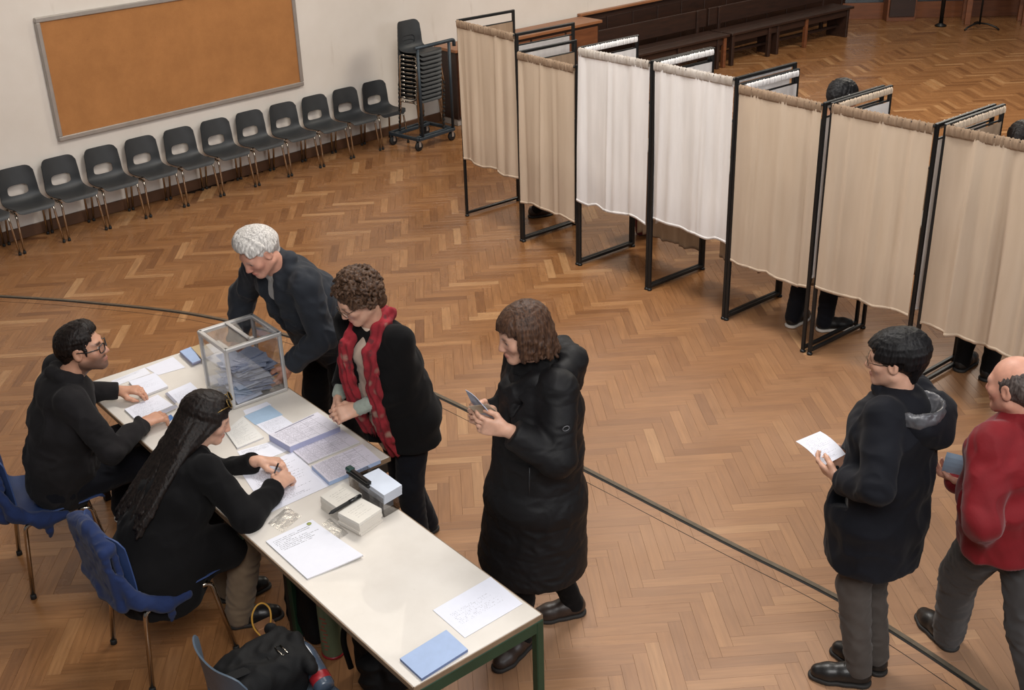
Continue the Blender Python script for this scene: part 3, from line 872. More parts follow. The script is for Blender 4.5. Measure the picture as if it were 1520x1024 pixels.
# black pole, music stand, wooden table, dark piano leg
M_BLK = basic('black_metal', (22, 22, 22), .45, .3, .2, 12)
po = thing('coat_stand', 'thin black standing pole with a small round foot by the far front', 'stand', at(1396, 39))
mb = MB(); mb.lathe([(.001, 0), (.09, .004), (.09, .02), (.03, .05), (.03, .06)], (0, 0, 0), 14); mb.build('foot', M_BLK, po)
mb = MB(); mb.tube([(0, 0, .04), (0, 0, 1.5)], .032, 10); mb.build('pole', M_BLK, po)
ms_ = thing('music_stand', 'black music stand with three curved feet on the far parquet', 'stand', at(1453, 43))
for k in range(3):
    a = R(205 + 120 * k); mb = MB(); mb.tube([(0, 0, .09), (.12 * math.cos(a), .12 * math.sin(a), .085), (.24 * math.cos(a), .24 * math.sin(a), .05), (.30 * math.cos(a), .30 * math.sin(a), .012)], .014, 8); mb.build('foot', M_BLK, ms_)
mb = MB(); mb.tube([(0, 0, .07), (0, 0, 1.15)], .016, 8); mb.build('pole', M_BLK, ms_)
mb = MB(); mb.box((0, 0, 1.25), (.48, .02, .32), None, .004); mb.build('desk', M_BLK, ms_)
tt = thing('side_table', 'red-brown wooden table standing at the far right wall', 'table', at(1468, 33) - A3(0, .25, 0), R(-14))
local_box(tt, 'top', (0, .2, .72), (.98, .5, .04), M_WOOD_R); local_box(tt, 'apron', (0, .0, .62), (.88, .03, .14), M_WOOD_R)
for x in (-.42, .42):
    for y in (0, .42): local_box(tt, 'leg', (x, y, .35), (.085, .085, .70), M_WOOD_R)

# ------------------------------------------------------------------ chairs
M_CHROME = basic('chair_chrome', (190, 180, 166), .18, 1.0, .06, 6)
M_RUB = basic('black_rubber', (20, 20, 20), .7)
def shell_mesh(name, mat, W=.37, D=.37, SH=.375, TOP=.675, slot=True, th=.007):
    """one-piece seat and back: y forward, z up, x across"""
    # profile from the front lip to the top of the back
    P = [(D * .52, SH - .028), (D * .50, SH - .006), (D * .44, SH), (D * .2, SH - .012), (-D * .1, SH - .022), (-D * .32, SH - .014), (-D * .44, SH + .012), (-D * .50, SH + .06), (-D * .515, SH + .14), (-D * .55, TOP - .08), (-D * .575, TOP - .02), (-D * .585, TOP)]
    pts = smooth_poly([np.array(q) for q in P], 4); n = len(pts); nu = 20
    acc = [0]
    for i in range(1, n): acc.append(acc[-1] + np.linalg.norm(pts[i] - pts[i - 1]))
    Lt = acc[-1]; pa = np.array(pts); acc = np.array(acc)
    nv = 44
    vs0 = float(np.interp(SH + .050, pa[n // 2:, 1], acc[n // 2:])); vs1 = float(np.interp(SH + .050 + (TOP - SH) * .31, pa[n // 2:, 1], acc[n // 2:]))
    def pos(u, q):
        d = max(0, (abs(u) - .60) / .40); dr = 1 - math.sqrt(max(0, 1 - min(d, .999) ** 2))
        a0 = q / Lt
        q = q - dr * .055 * max(0, (a0 - .55) / .45) + dr * .040 * max(0, (.25 - a0) / .25)
        a = q / Lt; y = np.interp(q, acc, pa[:, 0]); z = np.interp(q, acc, pa[:, 1])
        y2, z2 = np.interp(q + .006, acc, pa[:, 0]), np.interp(q + .006, acc, pa[:, 1]); y1, z1 = np.interp(q - .006, acc, pa[:, 0]), np.interp(q - .006, acc, pa[:, 1])
        t = nrm((y2 - y1, z2 - z1)); nn = np.array([t[1], -t[0]])
        w = W / 2 * (1 - .12 * max(0, (a - .45) / .55)) * (.94 + .06 * min(1, a / .12))
        lift = (.034 * a + .014) * abs(u) ** 2.4 * (W / .37)
        y, z = np.array([y, z]) - nn * lift * -1 if False else np.array([y, z]) + nn * lift
        return [u * w, y, z]
    hu, hc, hv = .54, (vs0 + vs1) / 2, (vs1 - vs0) / 2
    prm = []
    for i in range(nv + 1):
        for k in range(nu + 1): prm.append([-1 + 2 * k / nu, Lt * i / nv])
    prm = np.array(prm); val = (np.abs(prm[:, 0]) / hu) ** 4 + (np.abs(prm[:, 1] - hc) / hv) ** 4; ins = (val < 1) & slot
    f = []
    for i in range(nv):
        for k in range(nu):
            q = (i * (nu + 1) + k, i * (nu + 1) + k + 1, (i + 1) * (nu + 1) + k + 1, (i + 1) * (nu + 1) + k)
            if all(ins[j] for j in q): continue
            f.append(q)
    sc = np.where(ins, 1 / np.maximum(val, .03) ** .25, 1)
    prm[:, 0] *= sc; prm[:, 1] = hc + (prm[:, 1] - hc) * sc
    used = sorted({i for q in f for i in q}); mp = {o: i for i, o in enumerate(used)}
    v = np.array([pos(*prm[o]) for o in used]); f = np.array([[mp[i] for i in q] for q in f])
    nr = vnormals(v, f); N = len(v)
    ec = {}
    for q in f:
        for a_, b_ in ((q[0], q[1]), (q[1], q[2]), (q[2], q[3]), (q[3], q[0])): ec[(a_, b_)] = 1
    rim = [(a_, b_, b_ + N, a_ + N) for a_, b_ in ec if (b_, a_) not in ec]
    allv = np.concatenate([v, v - nr * th]); fs = [tuple(q[::-1]) for q in f] + [tuple(q + N) for q in f] + rim
    me = raw_mesh(name, allv, [tuple(int(i) for i in q) for q in fs])
    bm = bmesh.new(); bm.from_mesh(me); bmesh.ops.dissolve_degenerate(bm, dist=.0004, edges=bm.edges[:]); bmesh.ops.recalc_face_normals(bm, faces=bm.faces[:]); bm.to_mesh(me); bm.free()
    me.polygons.foreach_set('use_smooth', np.ones(len(me.polygons), bool)); me.materials.append(mat)
    me.set_sharp_from_angle(angle=R(50))
    return me
def make_chair(name, label, group, mat, W=.37, D=.37, SH=.375, TOP=.675, slot=True, r=.0105, splay=.03):
    t = thing(name, label, 'chair', group=group)
    obj('seat_shell', shell_mesh('seat_shell', mat, W, D, SH, TOP, slot), t)
    x = W * .47; y0, y1 = D * .34, -D * .34
    for s in (-1, 1):
        mb = MB(); mb.tube(bend([(s * (x - .012), y0, SH - .030), (s * (x - .012), y1, SH - .034)]), r * .95, 8); mb.build('seat_rail', M_CHROME, t)
        for (ya, yb) in ((y0, D * .50), (y1, -D * .47)):
            mb = MB(); g = 1 if ya > 0 else -1
            mb.tube(bend([(s * (x - .012), ya - g * .05, SH - .031), (s * (x - .004), ya + g * .012, SH - .034), (s * (x + splay * .3), yb, .012)], .035, 5), r, 8)
            l = mb.build('leg', M_CHROME, t)
            mb = MB(); mb.lathe([(r * 1.1, 0), (r * 1.35, .002), (r * 1.3, .022), (r * 1.05, .026)], (s * (x + splay * .3), yb, 0), 10); mb.build('rubber_foot', M_RUB, l)
    mb = MB(); mb.tube([(-x + .012, 0, SH - .036), (x - .012, 0, SH - .036)], r * .8, 8); mb.build('cross_bar', M_CHROME, t)
    return t
M_GREY = basic('grey_plastic', (46, 48, 50), .52, 0, .10, 14, .12, 300)
ORD = ['first', 'second', 'third', 'fourth', 'fifth', 'sixth', 'seventh', 'eighth', 'ninth', 'tenth', 'eleventh', 'twelfth', 'thirteenth']
ch0 = make_chair('plastic_chair', '', 'grey chairs lined up along the wall', M_GREY, D=.34)
for i in range(12):
    c = ch0 if i == 0 else copy_tree(ch0)
    p = wp(-4.285 + .413 * (i - 1), .235)
    c.location = p; c.rotation_euler = (0, 0, R(-135 + rng.uniform(-1.5, 1.5)))
    c['label'] = ('grey chair in the row along the wall, cut off by the left edge' if i == 0 else
                  'grey chair in the row along the wall, last one next to the trolley' if i == 11 else
                  'grey slotted chair in the row along the wall, %s whole one from left' % ORD[i - 1])

# trolley with the stack
tc = at(622, 207, .14); ta = R(48)
M_BLUESTEEL = basic('blue_grey_steel', (48, 58, 66), .45, .3, .1, 10)
tl = thing('chair_trolley', 'blue-grey steel trolley on four castors carrying the stacked chairs', 'trolley', (tc[0], tc[1], 0), ta)
a_, b_ = .56, .47          # along the wall (x), into the room is -y ; origin = near corner
for p0, p1 in (((0, 0), (a_, 0)), ((a_, 0), (a_, b_)), ((a_, b_), (0, b_)), ((0, b_), (0, 0)), ((0, .06), (a_, .06)), ((0, .39), (a_, .39))):
    mb = MB(); mb.bar((*p0, .135), (*p1, .135), .035, .035, bev=.004); mb.build('frame_bar', M_BLUESTEEL, tl)
for x in (.06, a_ - .02):
    mb = MB(); mb.tube([(x, 0, .14), (x, 0, 1.12)], .017, 10); mb.build('upright', M_BLUESTEEL, tl)
mb = MB(); mb.tube(bend([(.02, 0, 1.12), (a_ + .06, 0, 1.12), (a_ + .06, 0, 1.05)], .04), .02, 10); mb.build('push_handle', M_BLUESTEEL, tl)
for x, y in ((.02, .03), (a_ - .02, .03), (a_ - .02, b_ - .03), (.02, b_ - .03)):
    mb = MB(); ax = np.array([A3(0, 0, 1), A3(1, 0, 0), A3(0, 1, 0)])
    mb.lathe([(.001, -.014), (.048, -.014), (.052, -.008), (.052, .008), (.048, .014), (.001, .014)], (x, y, .052), 18, ax)
    w = mb.build('castor', M_RUB, tl)
    mb = MB(); mb.box((x, y - .022, .085), (.03, .004, .075)); mb.box((x, y + .022, .085), (.03, .004, .075)); mb.box((x, y, .121), (.045, .05, .006)); mb.build('fork', M_ALU, w)
sc_ = A3(tc[0], tc[1], 0) + A3(math.cos(ta), math.sin(ta), 0) * .27 + A3(-math.sin(ta), math.cos(ta), 0) * .23
NST = 12
for i in range(NST):
    c = copy_tree(ch0)
    off = A3(math.cos(ta - math.pi / 2), math.sin(ta - math.pi / 2), 0) * (.0035 * i)
    c.location = sc_ + off + A3(0, 0, .153 + .0465 * i); c.rotation_euler = (0, 0, ta - math.pi + R(rng.uniform(-1, 1)))
    c['group'] = 'grey chairs stacked on the trolley'
    c['label'] = ('grey plastic chair on top of the trolley stack, its whole back showing' if i == NST - 1 else
                  'grey plastic chair at the very bottom of the trolley stack' if i == 0 else
                  'grey plastic chair in the trolley stack, %s from the top' % ORD[NST - 1 - i])

# ------------------------------------------------------------------ voting booths
def cloth(name, rgb, rgb2, tr=.22):
    t = NT(name); co = t.coord('Object')
    n = t.noise(t.mapping(co, (14, 14, 2)), 1.0, 3, .5)
    c = t.ramp(n, [(0.3, lin(rgb)), (0.7, lin(rgb2))])
    t.base(c); t.p(Roughness=.92); t.b.inputs['Specular IOR Level'].default_value = .1
    t.b.inputs['Sheen Weight'].default_value = .1
    t.bump(t.noise(co, 500, 2), .12, .002)
    tl_ = t.new('ShaderNodeBsdfTranslucent'); t.set(tl_.inputs[0], c)
    mx = t.new('ShaderNodeMixShader'); mx.inputs[0].default_value = tr
    t.set(mx.inputs[1], t.b.outputs[0]); t.set(mx.inputs[2], tl_.outputs[0])
    t.t.links.new(mx.outputs[0], t.n['Material Output'].inputs['Surface'])
    MATS[name] = t.m
    return t.m
M_BEIGE = cloth('beige_curtain', (200, 180, 158), (208, 189, 168)); M_BEIGE_D = cloth('brown_shaded_curtain', (150, 126, 103), (168, 144, 121)); M_WHITE = cloth('white_curtain', (224, 220, 218), (236, 232, 230))  # M_BEIGE_D: brown back cloth, also pucker shade painted on beige headings
M_WHITE_H = cloth('shaded_white_heading', (176, 164, 152), (206, 198, 190))  # white cloth greyed to paint the shade of the gathers
M_POST = basic('booth_black_steel', (34, 35, 36), .38, .4, .15, 9)
def curtain(parent, name, mat, a, b, ztop, zhem, seed, nrm_, nf=9, amp=.018, hem_amp=.02, nx=90, nz=22, slack=0.0):
    """a, b: ends of the rod (local xy)"""
    rg = np.random.RandomState(seed); s = np.linspace(0, 1, nx); t = np.linspace(0, 1, nz)
    ph = rg.uniform(0, 6.28, 6); fr = np.array([nf, nf * 1.63, nf * .47, nf * 2.3, nf * .81, nf * 3.1]); wt = np.array([1, .40, .9, .14, .5, .06])
    sw = s + .035 * np.sin(2 * np.pi * 1.7 * s + ph[0]) + .02 * np.sin(2 * np.pi * 3.3 * s + ph[3])
    prof = sum(w * np.sin(2 * np.pi * f * sw + p) for w, f, p in zip(wt, fr, ph)) / 2
    hemw = .6 * np.interp(s, np.linspace(0, 1, 9), rg.uniform(-1, 1, 9)) + .4 * prof
    a, b = np.asarray(a, float), np.asarray(b, float); d = b - a; v = []
    for j, tt_ in enumerate(t):
        z0 = ztop + (zhem - ztop) * tt_
        am = amp * (.30 + .70 * min(1, tt_ * 1.6)); drift = .012 * tt_ * np.sin(2 * np.pi * s * 2 + ph[2])
        x = a[0] + d[0] * s + nrm_[0] * (am * prof + drift + slack * tt_); y = a[1] + d[1] * s + nrm_[1] * (am * prof + drift + slack * tt_)
        zz = z0 + hem_amp * hemw * tt_ ** 2 + .012 * np.sin(np.pi * s) * 0
        v.append(np.stack([x, y, zz], 1))
    v = np.concatenate(v)
    q = np.array([(j * nx + i, j * nx + i + 1, (j + 1) * nx + i + 1, (j + 1) * nx + i) for j in range(nz - 1) for i in range(nx - 1)])
    o = obj(name, raw_mesh(name, v, q, mat, True), parent)
    # stitched hem band, standing a little proud
    base = v[(nz - 1) * nx:]; up = v[(nz - 2) * nx:(nz - 1) * nx]; k = .020 / np.maximum(np.linalg.norm(up - base, axis=1, keepdims=True), .001)
    n3 = A3(nrm_[0], nrm_[1], 0); tp = base + (up - base) * k
    ring = [base + n3 * .003, tp + n3 * .003, tp - n3 * .003, base - n3 * .003]; vv = np.concatenate(ring)
    qq = np.array([(c * nx + i, c * nx + i + 1, ((c + 1) % 4) * nx + i + 1, ((c + 1) % 4) * nx + i) for c in range(4) for i in range(nx - 1)])
    obj('hem', raw_mesh('hem', vv, qq, mat, True), o)
    return o
def heading(parent, mat, a, b, z, seed, r=.011, h=.050):
    """the gathered casing through which the rod runs"""
    rg = np.random.RandomState(seed); nx = 140; s = np.linspace(0, 1, nx)
    ruff = .5 * np.sin(2 * np.pi * 23 * s + rg.uniform(0, 6)) + .5 * np.sin(2 * np.pi * 37 * s + rg.uniform(0, 6)) + .4 * np.interp(s, np.linspace(0, 1, 30), rg.uniform(-1, 1, 30))
    a, b = np.asarray(a, float), np.asarray(b, float); d = b - a; n2 = nrm(np.array([-d[1], d[0]])); ring = []
    for (o, zz, kk) in ((0, .014, .004), (.75, .009, .003), (1.0, -.008, .005), (.8, -h * .8, .006), (.35, -h, .003), (-.35, -h, .003), (-.8, -h * .8, .006), (-1.0, -.008, .005), (-.75, .009, .003)):
        off = r * o + np.sign(o) * kk * ruff
        ring.append(np.stack([a[0] + d[0] * s + n2[0] * off, a[1] + d[1] * s + n2[1] * off, z + zz + .005 * ruff * (zz > 0)], 1))
    v = np.concatenate(ring); k = len(ring)
    q = np.array([(c * nx + i, c * nx + i + 1, ((c + 1) % k) * nx + i + 1, ((c + 1) % k) * nx + i) for c in range(k) for i in range(nx - 1)])
    return obj('curtain_heading', raw_mesh('curtain_heading', v, q, mat, True), parent)
FP = [A3(-.39, 10.256, 0), A3(.123, 9.538, 0), A3(.577, 8.945, 0), A3(1.088, 8.379, 0), A3(1.588, 7.781, 0), A3(2.057, 7.173, 0), A3(2.56, 6.575, 0), A3(3.05, 5.98, 0)]
BC = [('beige', 1.80, .56), ('beige', 1.66, .375), ('white', 1.80, .56), ('white', 1.80, .60), ('beige', 1.76, .48), ('beige', 1.77, .52), ('beige', 1.78, .50)]
BLAB = ['curtained voting booth with beige front, first and farthest in the row', 'lower curtained voting booth with beige front, second in the row beside the white ones', 'curtained voting booth with white front, left one of the two white',
        'curtained voting booth with white front, right one of the two white', 'curtained voting booth with beige front and legs of a voter under it', 'curtained voting booth with beige front, sixth in the row, behind the parka wearer', 'curtained voting booth with wide beige folds, cut off by the right edge']
DEP = .625; DD = A3(math.cos(R(39.3)), math.sin(R(39.3)), 0)
for i in range(7):
    a, b = FP[i], FP[i + 1]; e = nrm(b - a); Lw = np.linalg.norm(b - a)
    col, ht, hem = BC[i]; mat = M_BEIGE if col == 'beige' else M_WHITE
    t = thing('voting_booth', BLAB[i], 'voting booth', a, math.atan2(e[1], e[0]), 'row of curtained voting booths')
    dl = A3(DD @ e, DD @ A3(-e[1], e[0], 0), 0) * DEP       # depth in the booth's own frame
    x0, x1 = .014, Lw - (.014 if i < 4 else .045); pw = .024
    for x, nm_ in ((x0, 0), (x1, 1)):
        f0 = A3(x, 0, 0)
        for base, nm in ((f0, 'front_post'), (f0 + dl, 'rear_post')):
            mb = MB(); mb.box(base + A3(0, 0, ht / 2 + .01), (pw, pw, ht - .02), None, .003); po = mb.build(nm, M_POST, t)
            mb = MB(); mb.lathe([(.001, 0), (.02, 0), (.02, .012), (.012, .02)], base, 10); mb.build('foot', M_POST, po)
        ax = np.array([nrm(dl), np.cross(A3(0, 0, 1), nrm(dl)), A3(0, 0, 1)])
        for z, nm in ((.032, 'bottom_bar'), (ht - .012, 'top_bar'), (ht - .10, 'side_rod')):
            mb = MB(); mb.box(f0 + dl / 2 + A3(0, 0, z), (DEP - pw, pw * (.5 if nm == 'side_rod' else 1), pw * (.5 if nm == 'side_rod' else 1)), ax, .003); mb.build(nm, M_POST, t)
        if i == 1 and nm_ == 0: pass
        n_in = np.array([1, 0]) * (1 if nm_ == 0 else -1); dn = nrm(dl)[:2]; side = np.array([-dn[1], dn[0]]) * (-1 if nm_ == 0 else 1)
        sa, sb = (f0 + dl * .05)[:2] + side * .02, (f0 + dl * .96)[:2] + side * .02
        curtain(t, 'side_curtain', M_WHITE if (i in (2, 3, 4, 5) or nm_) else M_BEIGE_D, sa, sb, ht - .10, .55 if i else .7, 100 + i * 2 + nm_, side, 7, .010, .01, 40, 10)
        if i > 1: heading(t, M_WHITE if i in (2, 3, 4) else M_BEIGE, (f0 + dl * .05)[:2] + side * .02, (f0 + dl * .97)[:2] + side * .02, ht - .022, 60 + i + nm_, .008, .028)
    mb = MB(); mb.tube([(x0, -.02, ht - .015), (x1, -.02, ht - .015)], .007, 8); mb.build('curtain_rod', M_POST, t)
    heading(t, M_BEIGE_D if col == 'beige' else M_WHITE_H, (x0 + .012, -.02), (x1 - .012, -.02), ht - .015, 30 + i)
    big = i == 6
    curtain(t, 'front_curtain', mat, (x0 + .012, -.022), (x1 - .008, -.022), ht - .05, hem, 10 + i, np.array([0, -1]), 4 if big else 5, .040 if big else .017, .022)
    rb0, rb1 = A3(x0, 0, 0) + dl, A3(x1, 0, 0) + dl
    zb = 1.28
    mb = MB(); mb.bar(rb0 + A3(0, 0, zb), rb1 + A3(0, 0, zb), .016, .016); mb.build('back_rod', M_POST, t)
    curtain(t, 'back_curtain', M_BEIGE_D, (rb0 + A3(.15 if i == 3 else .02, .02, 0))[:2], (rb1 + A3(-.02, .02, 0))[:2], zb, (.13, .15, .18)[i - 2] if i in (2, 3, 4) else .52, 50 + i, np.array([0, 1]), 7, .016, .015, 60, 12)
    mb = MB(); c = A3(Lw / 2, 0, 0) + dl * .78; mb.box(c + A3(0, 0, .98), (Lw - .08, .26, .02), None, .003); mb.build('writing_shelf', basic('pale_shelf', (170, 160, 148), .5), t)

# ------------------------------------------------------------------ tables
TB = A3(-.388, 3.168, 0)      # near left corner of the tables
def tp(u, n, z=.74): return TB + TU * u + TN * n + A3(0, 0, z)
TRZ = math.atan2(TU[1], TU[0])
M_TOP = NT('cream_laminate'); co = M_TOP.coord('Object')
c = M_TOP.ramp(M_TOP.noise(co, 4, 5, .6), [(0.3, lin((206, 199, 190))), (0.7, lin((216, 210, 202)))])
sc2 = M_TOP.noise(co, 26, 4, .75)
M_TOP.base(M_TOP.mix(M_TOP.ramp(sc2, [(0.66, (0, 0, 0)), (0.8, (.35, .35, .35))]), c, lin((178, 168, 156))))
M_TOP.p(Roughness=M_TOP.math('MULTIPLY_ADD', sc2, .25, .22)); M_TOP.b.inputs['Coat Weight'].default_value = .15; M_TOP = M_TOP.m
M_EDGE = basic('table_edge_wood', (128, 106, 84), .5, 0, .15, 20)
M_GREEN = basic('dark_green_steel', (34, 62, 44), .42, .2, .12, 9)
M_DKFR = basic('dark_table_steel', (44, 40, 36), .45, .3, .12, 9)
def table(label, u0, u1, n0, n1, frame, inset, z=.74):
    t = thing('folding_table', label, 'table', tp((u0 + u1) / 2, (n0 + n1) / 2, 0), TRZ)
    L, Wd = u1 - u0, n1 - n0
    mb = MB(); mb.box((0, 0, z - .011), (L - .008, Wd - .008, .022), None, .002); top = mb.build('tabletop', M_TOP, t)
    mb = MB()
    for c, s in (((0, Wd / 2 - .002, z - .013), (L, .005, .022)), ((0, -Wd / 2 + .002, z - .013), (L, .005, .022)), ((L / 2 - .002, 0, z - .013), (.005, Wd, .022)), ((-L / 2 + .002, 0, z - .013), (.005, Wd, .022))): mb.box(c, s)
    mb.build('edge_band', M_EDGE, top)
    for sx in (-1, 1):
        mb = MB(); mb.box((sx * (L / 2 - .012), 0, z - .052), (.028, Wd - .04, .055), None, .003); mb.build('end_rail', frame, t)
        for sy in (-1, 1):
            ly = sy * (Wd / 2 - (.016 if sx != inset else .23)); mb = MB(); mb.box((sx * (L / 2 - .014), ly, (z - .02) / 2), (.036, .036, z - .026), None, .004); l = mb.build('leg', frame, t)
            mb = MB(); mb.box((sx * (L / 2 - .014), ly, .008), (.04, .04, .016), None, .003); mb.build('foot_cap', M_RUB, l)
    for sy in (-1, 1):
        mb = MB(); mb.box((0, sy * (Wd / 2 - .035), z - .042), (L - .07, .022, .038), None, .003); mb.build('side_rail', frame, t)
    return t
table('cream-topped table with a green steel frame, nearest the camera', .0, 1.358, .0, .612, M_GREEN, 1)
table('wider cream-topped table with dark frame carrying the transparent ballot box', 1.362, 3.135, .0, .835, M_DKFR, -1)
# brackets folded under the near end of the green table

# ------------------------------------------------------------------ what lies on the tables
def printed(name, paper, ink=(92, 92, 104), rows=30, mx=.10, my=.08, dens=.5, cols=0, header=None, fill=1.0, rules=0):
    """paper with lines of small print: u across, v from the top down"""
    if name in MATS: return MATS[name]
    t = NT(name); uv = t.sep(t.new('ShaderNodeUVMap').outputs[0]); u, v = uv[0], uv[1]
    M = t.math
    row = M('MULTIPLY', v, rows); fl = M('FLOOR', row); fr = M('FRACT', row)
    ink_y = M('MULTIPLY', M('GREATER_THAN', fr, .30), M('LESS_THAN', fr, .66))
    cb = t.new('ShaderNodeCombineXYZ'); t.set(cb.inputs[0], M('MULTIPLY', u, 62)); t.set(cb.inputs[1], M('MULTIPLY', fl, 3.7))
    words = M('GREATER_THAN', t.noise(cb.outputs[0], 1.0, 1, .5), 1 - dens)
    wn = t.new('ShaderNodeTexWhiteNoise', noise_dimensions='1D'); t.set(wn.inputs['W'], fl)
    ln = M('LESS_THAN', u, M('MULTIPLY_ADD', wn.outputs[0], .55, .40))
    mk = M('MULTIPLY', M('MULTIPLY', ink_y, words), ln)
    for a, b in ((u, mx), (v, my)):
        mk = M('MULTIPLY', mk, M('MULTIPLY', M('GREATER_THAN', a, b), M('LESS_THAN', a, 1 - b)))
    if fill < 1: mk = M('MULTIPLY', mk, M('LESS_THAN', v, fill))
    if cols:
        cf = M('FRACT', M('MULTIPLY', u, cols)); mk = M('MAXIMUM', mk, M('MULTIPLY', M('LESS_THAN', cf, .05), .6))
    if rules:
        rf = M('FRACT', M('MULTIPLY', v, rules)); mk = M('MAXIMUM', mk, M('MULTIPLY', M('LESS_THAN', rf, .12), .5))
    c = t.mix(M('MULTIPLY', mk, .62), lin(paper), lin(ink))
    if header:
        hb = M('MULTIPLY', M('MULTIPLY', M('GREATER_THAN', v, header[0]), M('LESS_THAN', v, header[1])), M('MULTIPLY', M('GREATER_THAN', u, header[2]), M('LESS_THAN', u, header[3])))
        c = t.mix(M('MULTIPLY', hb, .8), c, lin(header[4]))
    n = t.noise(t.coord('Object'), 30, 3)
    c = t.mix(.06, c, n, 'MULTIPLY')
    t.base(c); t.p(Roughness=.62); t.b.inputs['Specular IOR Level'].default_value = .3
    MATS[name] = t.m
    return t.m
W_ = (226, 227, 238)
P_BLANK = printed('blank_paper', W_, rows=3, dens=.0)
P_TEXT = printed('text_page', W_, rows=34)
P_FORM = printed('form_page', (228, 229, 238), (70, 70, 80), 30, .08, .06, .55, 0, None, .34)
P_FEW = printed('few_lines_page', (226, 228, 240), (150, 150, 160), 26, .12, .3, .45)
P_LIST = printed('list_page', (216, 212, 224), (96, 92, 108), 26, .04, .05, .55, 5, None, 1.0, 26)
P_LISTH = printed('list_page_headed', (218, 215, 226), (96, 92, 108), 26, .04, .12, .55, 5, (.03, .075, .1, .9, (112, 112, 128)), 1.0, 26)
P_NOTE = printed('notebook_page', (222, 220, 216), (150, 148, 146), 20, .10, .10, .5)
P_BLUE = basic('light_blue_paper', (160, 184, 208), .7, 0, .04, 30)
P_BLUE2 = basic('booklet_blue', (158, 178, 212), .6, 0, .04, 30)
P_EDGE = basic('paper_edges', (206, 204, 206), .8, 0, .12, 2, .3, 4, (1, 1, 900))
P_LILAC = basic('lilac_edges', (168, 172, 204), .75, 0, .15, 2, .3, 4, (1, 1, 900))
P_GREYB = basic('grey_binding', (150, 150, 164), .5)
def sheet(name, label, cat, px, th, mat, lift=0.0, curl=.0, side=None, group=None, seed=1, z0=.7405, wob=.0006):
    """a sheet or book whose top corners (head left, head right, foot right, foot left) are seen at px"""
    z = z0 + lift + th
    c = [at(x, y, z) for x, y in px]; o = sum(c) / 4; o[2] = z0 + lift
    rg = random.Random(seed); n = 7; v = []
    for j in range(n):
        for i in range(n):
            s, t = i / (n - 1), j / (n - 1)
            p = (c[0] * (1 - s) + c[1] * s) * (1 - t) + (c[3] * (1 - s) + c[2] * s) * t - o
            p[2] = th + curl * (s * t) ** 2 * 4 * .25 + wob * rg.random() * (th < .004)
            v.append(p)
    f = [(j * n + i, (j + 1) * n + i, (j + 1) * n + i + 1, j * n + i + 1) for j in range(n - 1) for i in range(n - 1)]
    uv = {k: (k % n / (n - 1), (k // n) / (n - 1)) for k in range(n * n)}
    ring = [i for i in range(n)] + [j * n + n - 1 for j in range(1, n)] + [(n - 1) * n + i for i in range(n - 2, -1, -1)] + [j * n for j in range(n - 2, 0, -1)]
    b0 = len(v)
    for k in ring: v.append(np.array([v[k][0], v[k][1], max(0, v[k][2] - th)]))
    sides = [(ring[k], ring[(k + 1) % len(ring)], b0 + (k + 1) % len(ring), b0 + k) for k in range(len(ring))]
    a = (v[1] - v[0]); bb = (v[n] - v[0])
    if np.cross(bb, a)[2] < 0: f = [q[::-1] for q in f]
    me = raw_mesh(name, v, f + sides + [tuple(b0 + k for k in range(len(ring)))], mat)
    me.materials.append(side or P_EDGE)
    for k, p in enumerate(me.polygons): p.material_index = 0 if k < len(f) else 1
    ul = me.uv_layers.new(name='UVMap')
    for p in me.polygons:
        for li in p.loop_indices: ul.data[li].uv = uv.get(me.loops[li].vertex_index, (0, 0))
    bm = bmesh.new(); bm.from_mesh(me); bmesh.ops.recalc_face_normals(bm, faces=bm.faces[:]); bm.to_mesh(me); bm.free()
    ob = obj(name, me, None, o)
    return tag(ob, label, cat, group)
c1 = lambda x, y: (330 + x / 3.414, 560 + y / 3.414)
c2 = lambda x, y: (150 + x / 5.241, 500 + y / 5.241)
# far end, before the seated man
sheet('paper_sheet', 'printed sheet with a pale blue heading beside the man\'s far hand', 'paper', [c2(75, 345), c2(340, 238), c2(385, 285), c2(130, 375)], .0008, P_FORM, 0)
sheet('paper_sheet', 'plain white sheet at the far edge of the ballot table', 'paper', [c2(345, 240), c2(560, 155), c2(655, 238), c2(445, 297)], .0008, P_BLANK, .0002)
nb = sheet('register_book', 'closed white register under the seated man\'s far hand', 'book', [c2(215, 345), c2(420, 278), c2(520, 382), c2(318, 460)], .012, P_FEW, .002)
nb = sheet('notebook', 'open notebook of small text before the seated man\'s near hand', 'book', [c2(182, 562), c2(440, 448), c2(560, 530), c2(275, 650)], .010, P_TEXT, 0)
sheet('ruler', 'grey ruler lying along the open notebook\'s lower edge', 'ruler', [c2(440, 592), c2(585, 528), c2(598, 545), c2(455, 612)], .003, P_GREYB, .011)
sheet('ruler', 'short grey strip at the open notebook\'s far corner', 'ruler', [c2(498, 440), c2(516, 430), c2(592, 505), c2(574, 516)], .003, P_GREYB, .011)
sheet('paper_sheet', 'white sheet between the open notebook and the ballot box', 'paper', [c2(512, 432), c2(695, 352), c2(780, 430), c2(600, 520)], .0008, P_FEW, 0)
kb = sheet('key_tag', 'small blue key tag by the open notebook', 'key', [c2(505, 620), c2(545, 603), c2(568, 632), c2(535, 655)], .006, basic('tag_blue', (46, 104, 168), .35), 0)
mb = MB(); p0 = at(*c2(512, 625), .745); p1 = at(*c2(482, 598), .745); o_ = np.array(kb.location)
mb.tube([p0 - o_, (p0 + p1) / 2 - o_ + A3(.004, 0, 0), p1 - o_], .0022, 6); mb.build('key', M_ALU, kb)
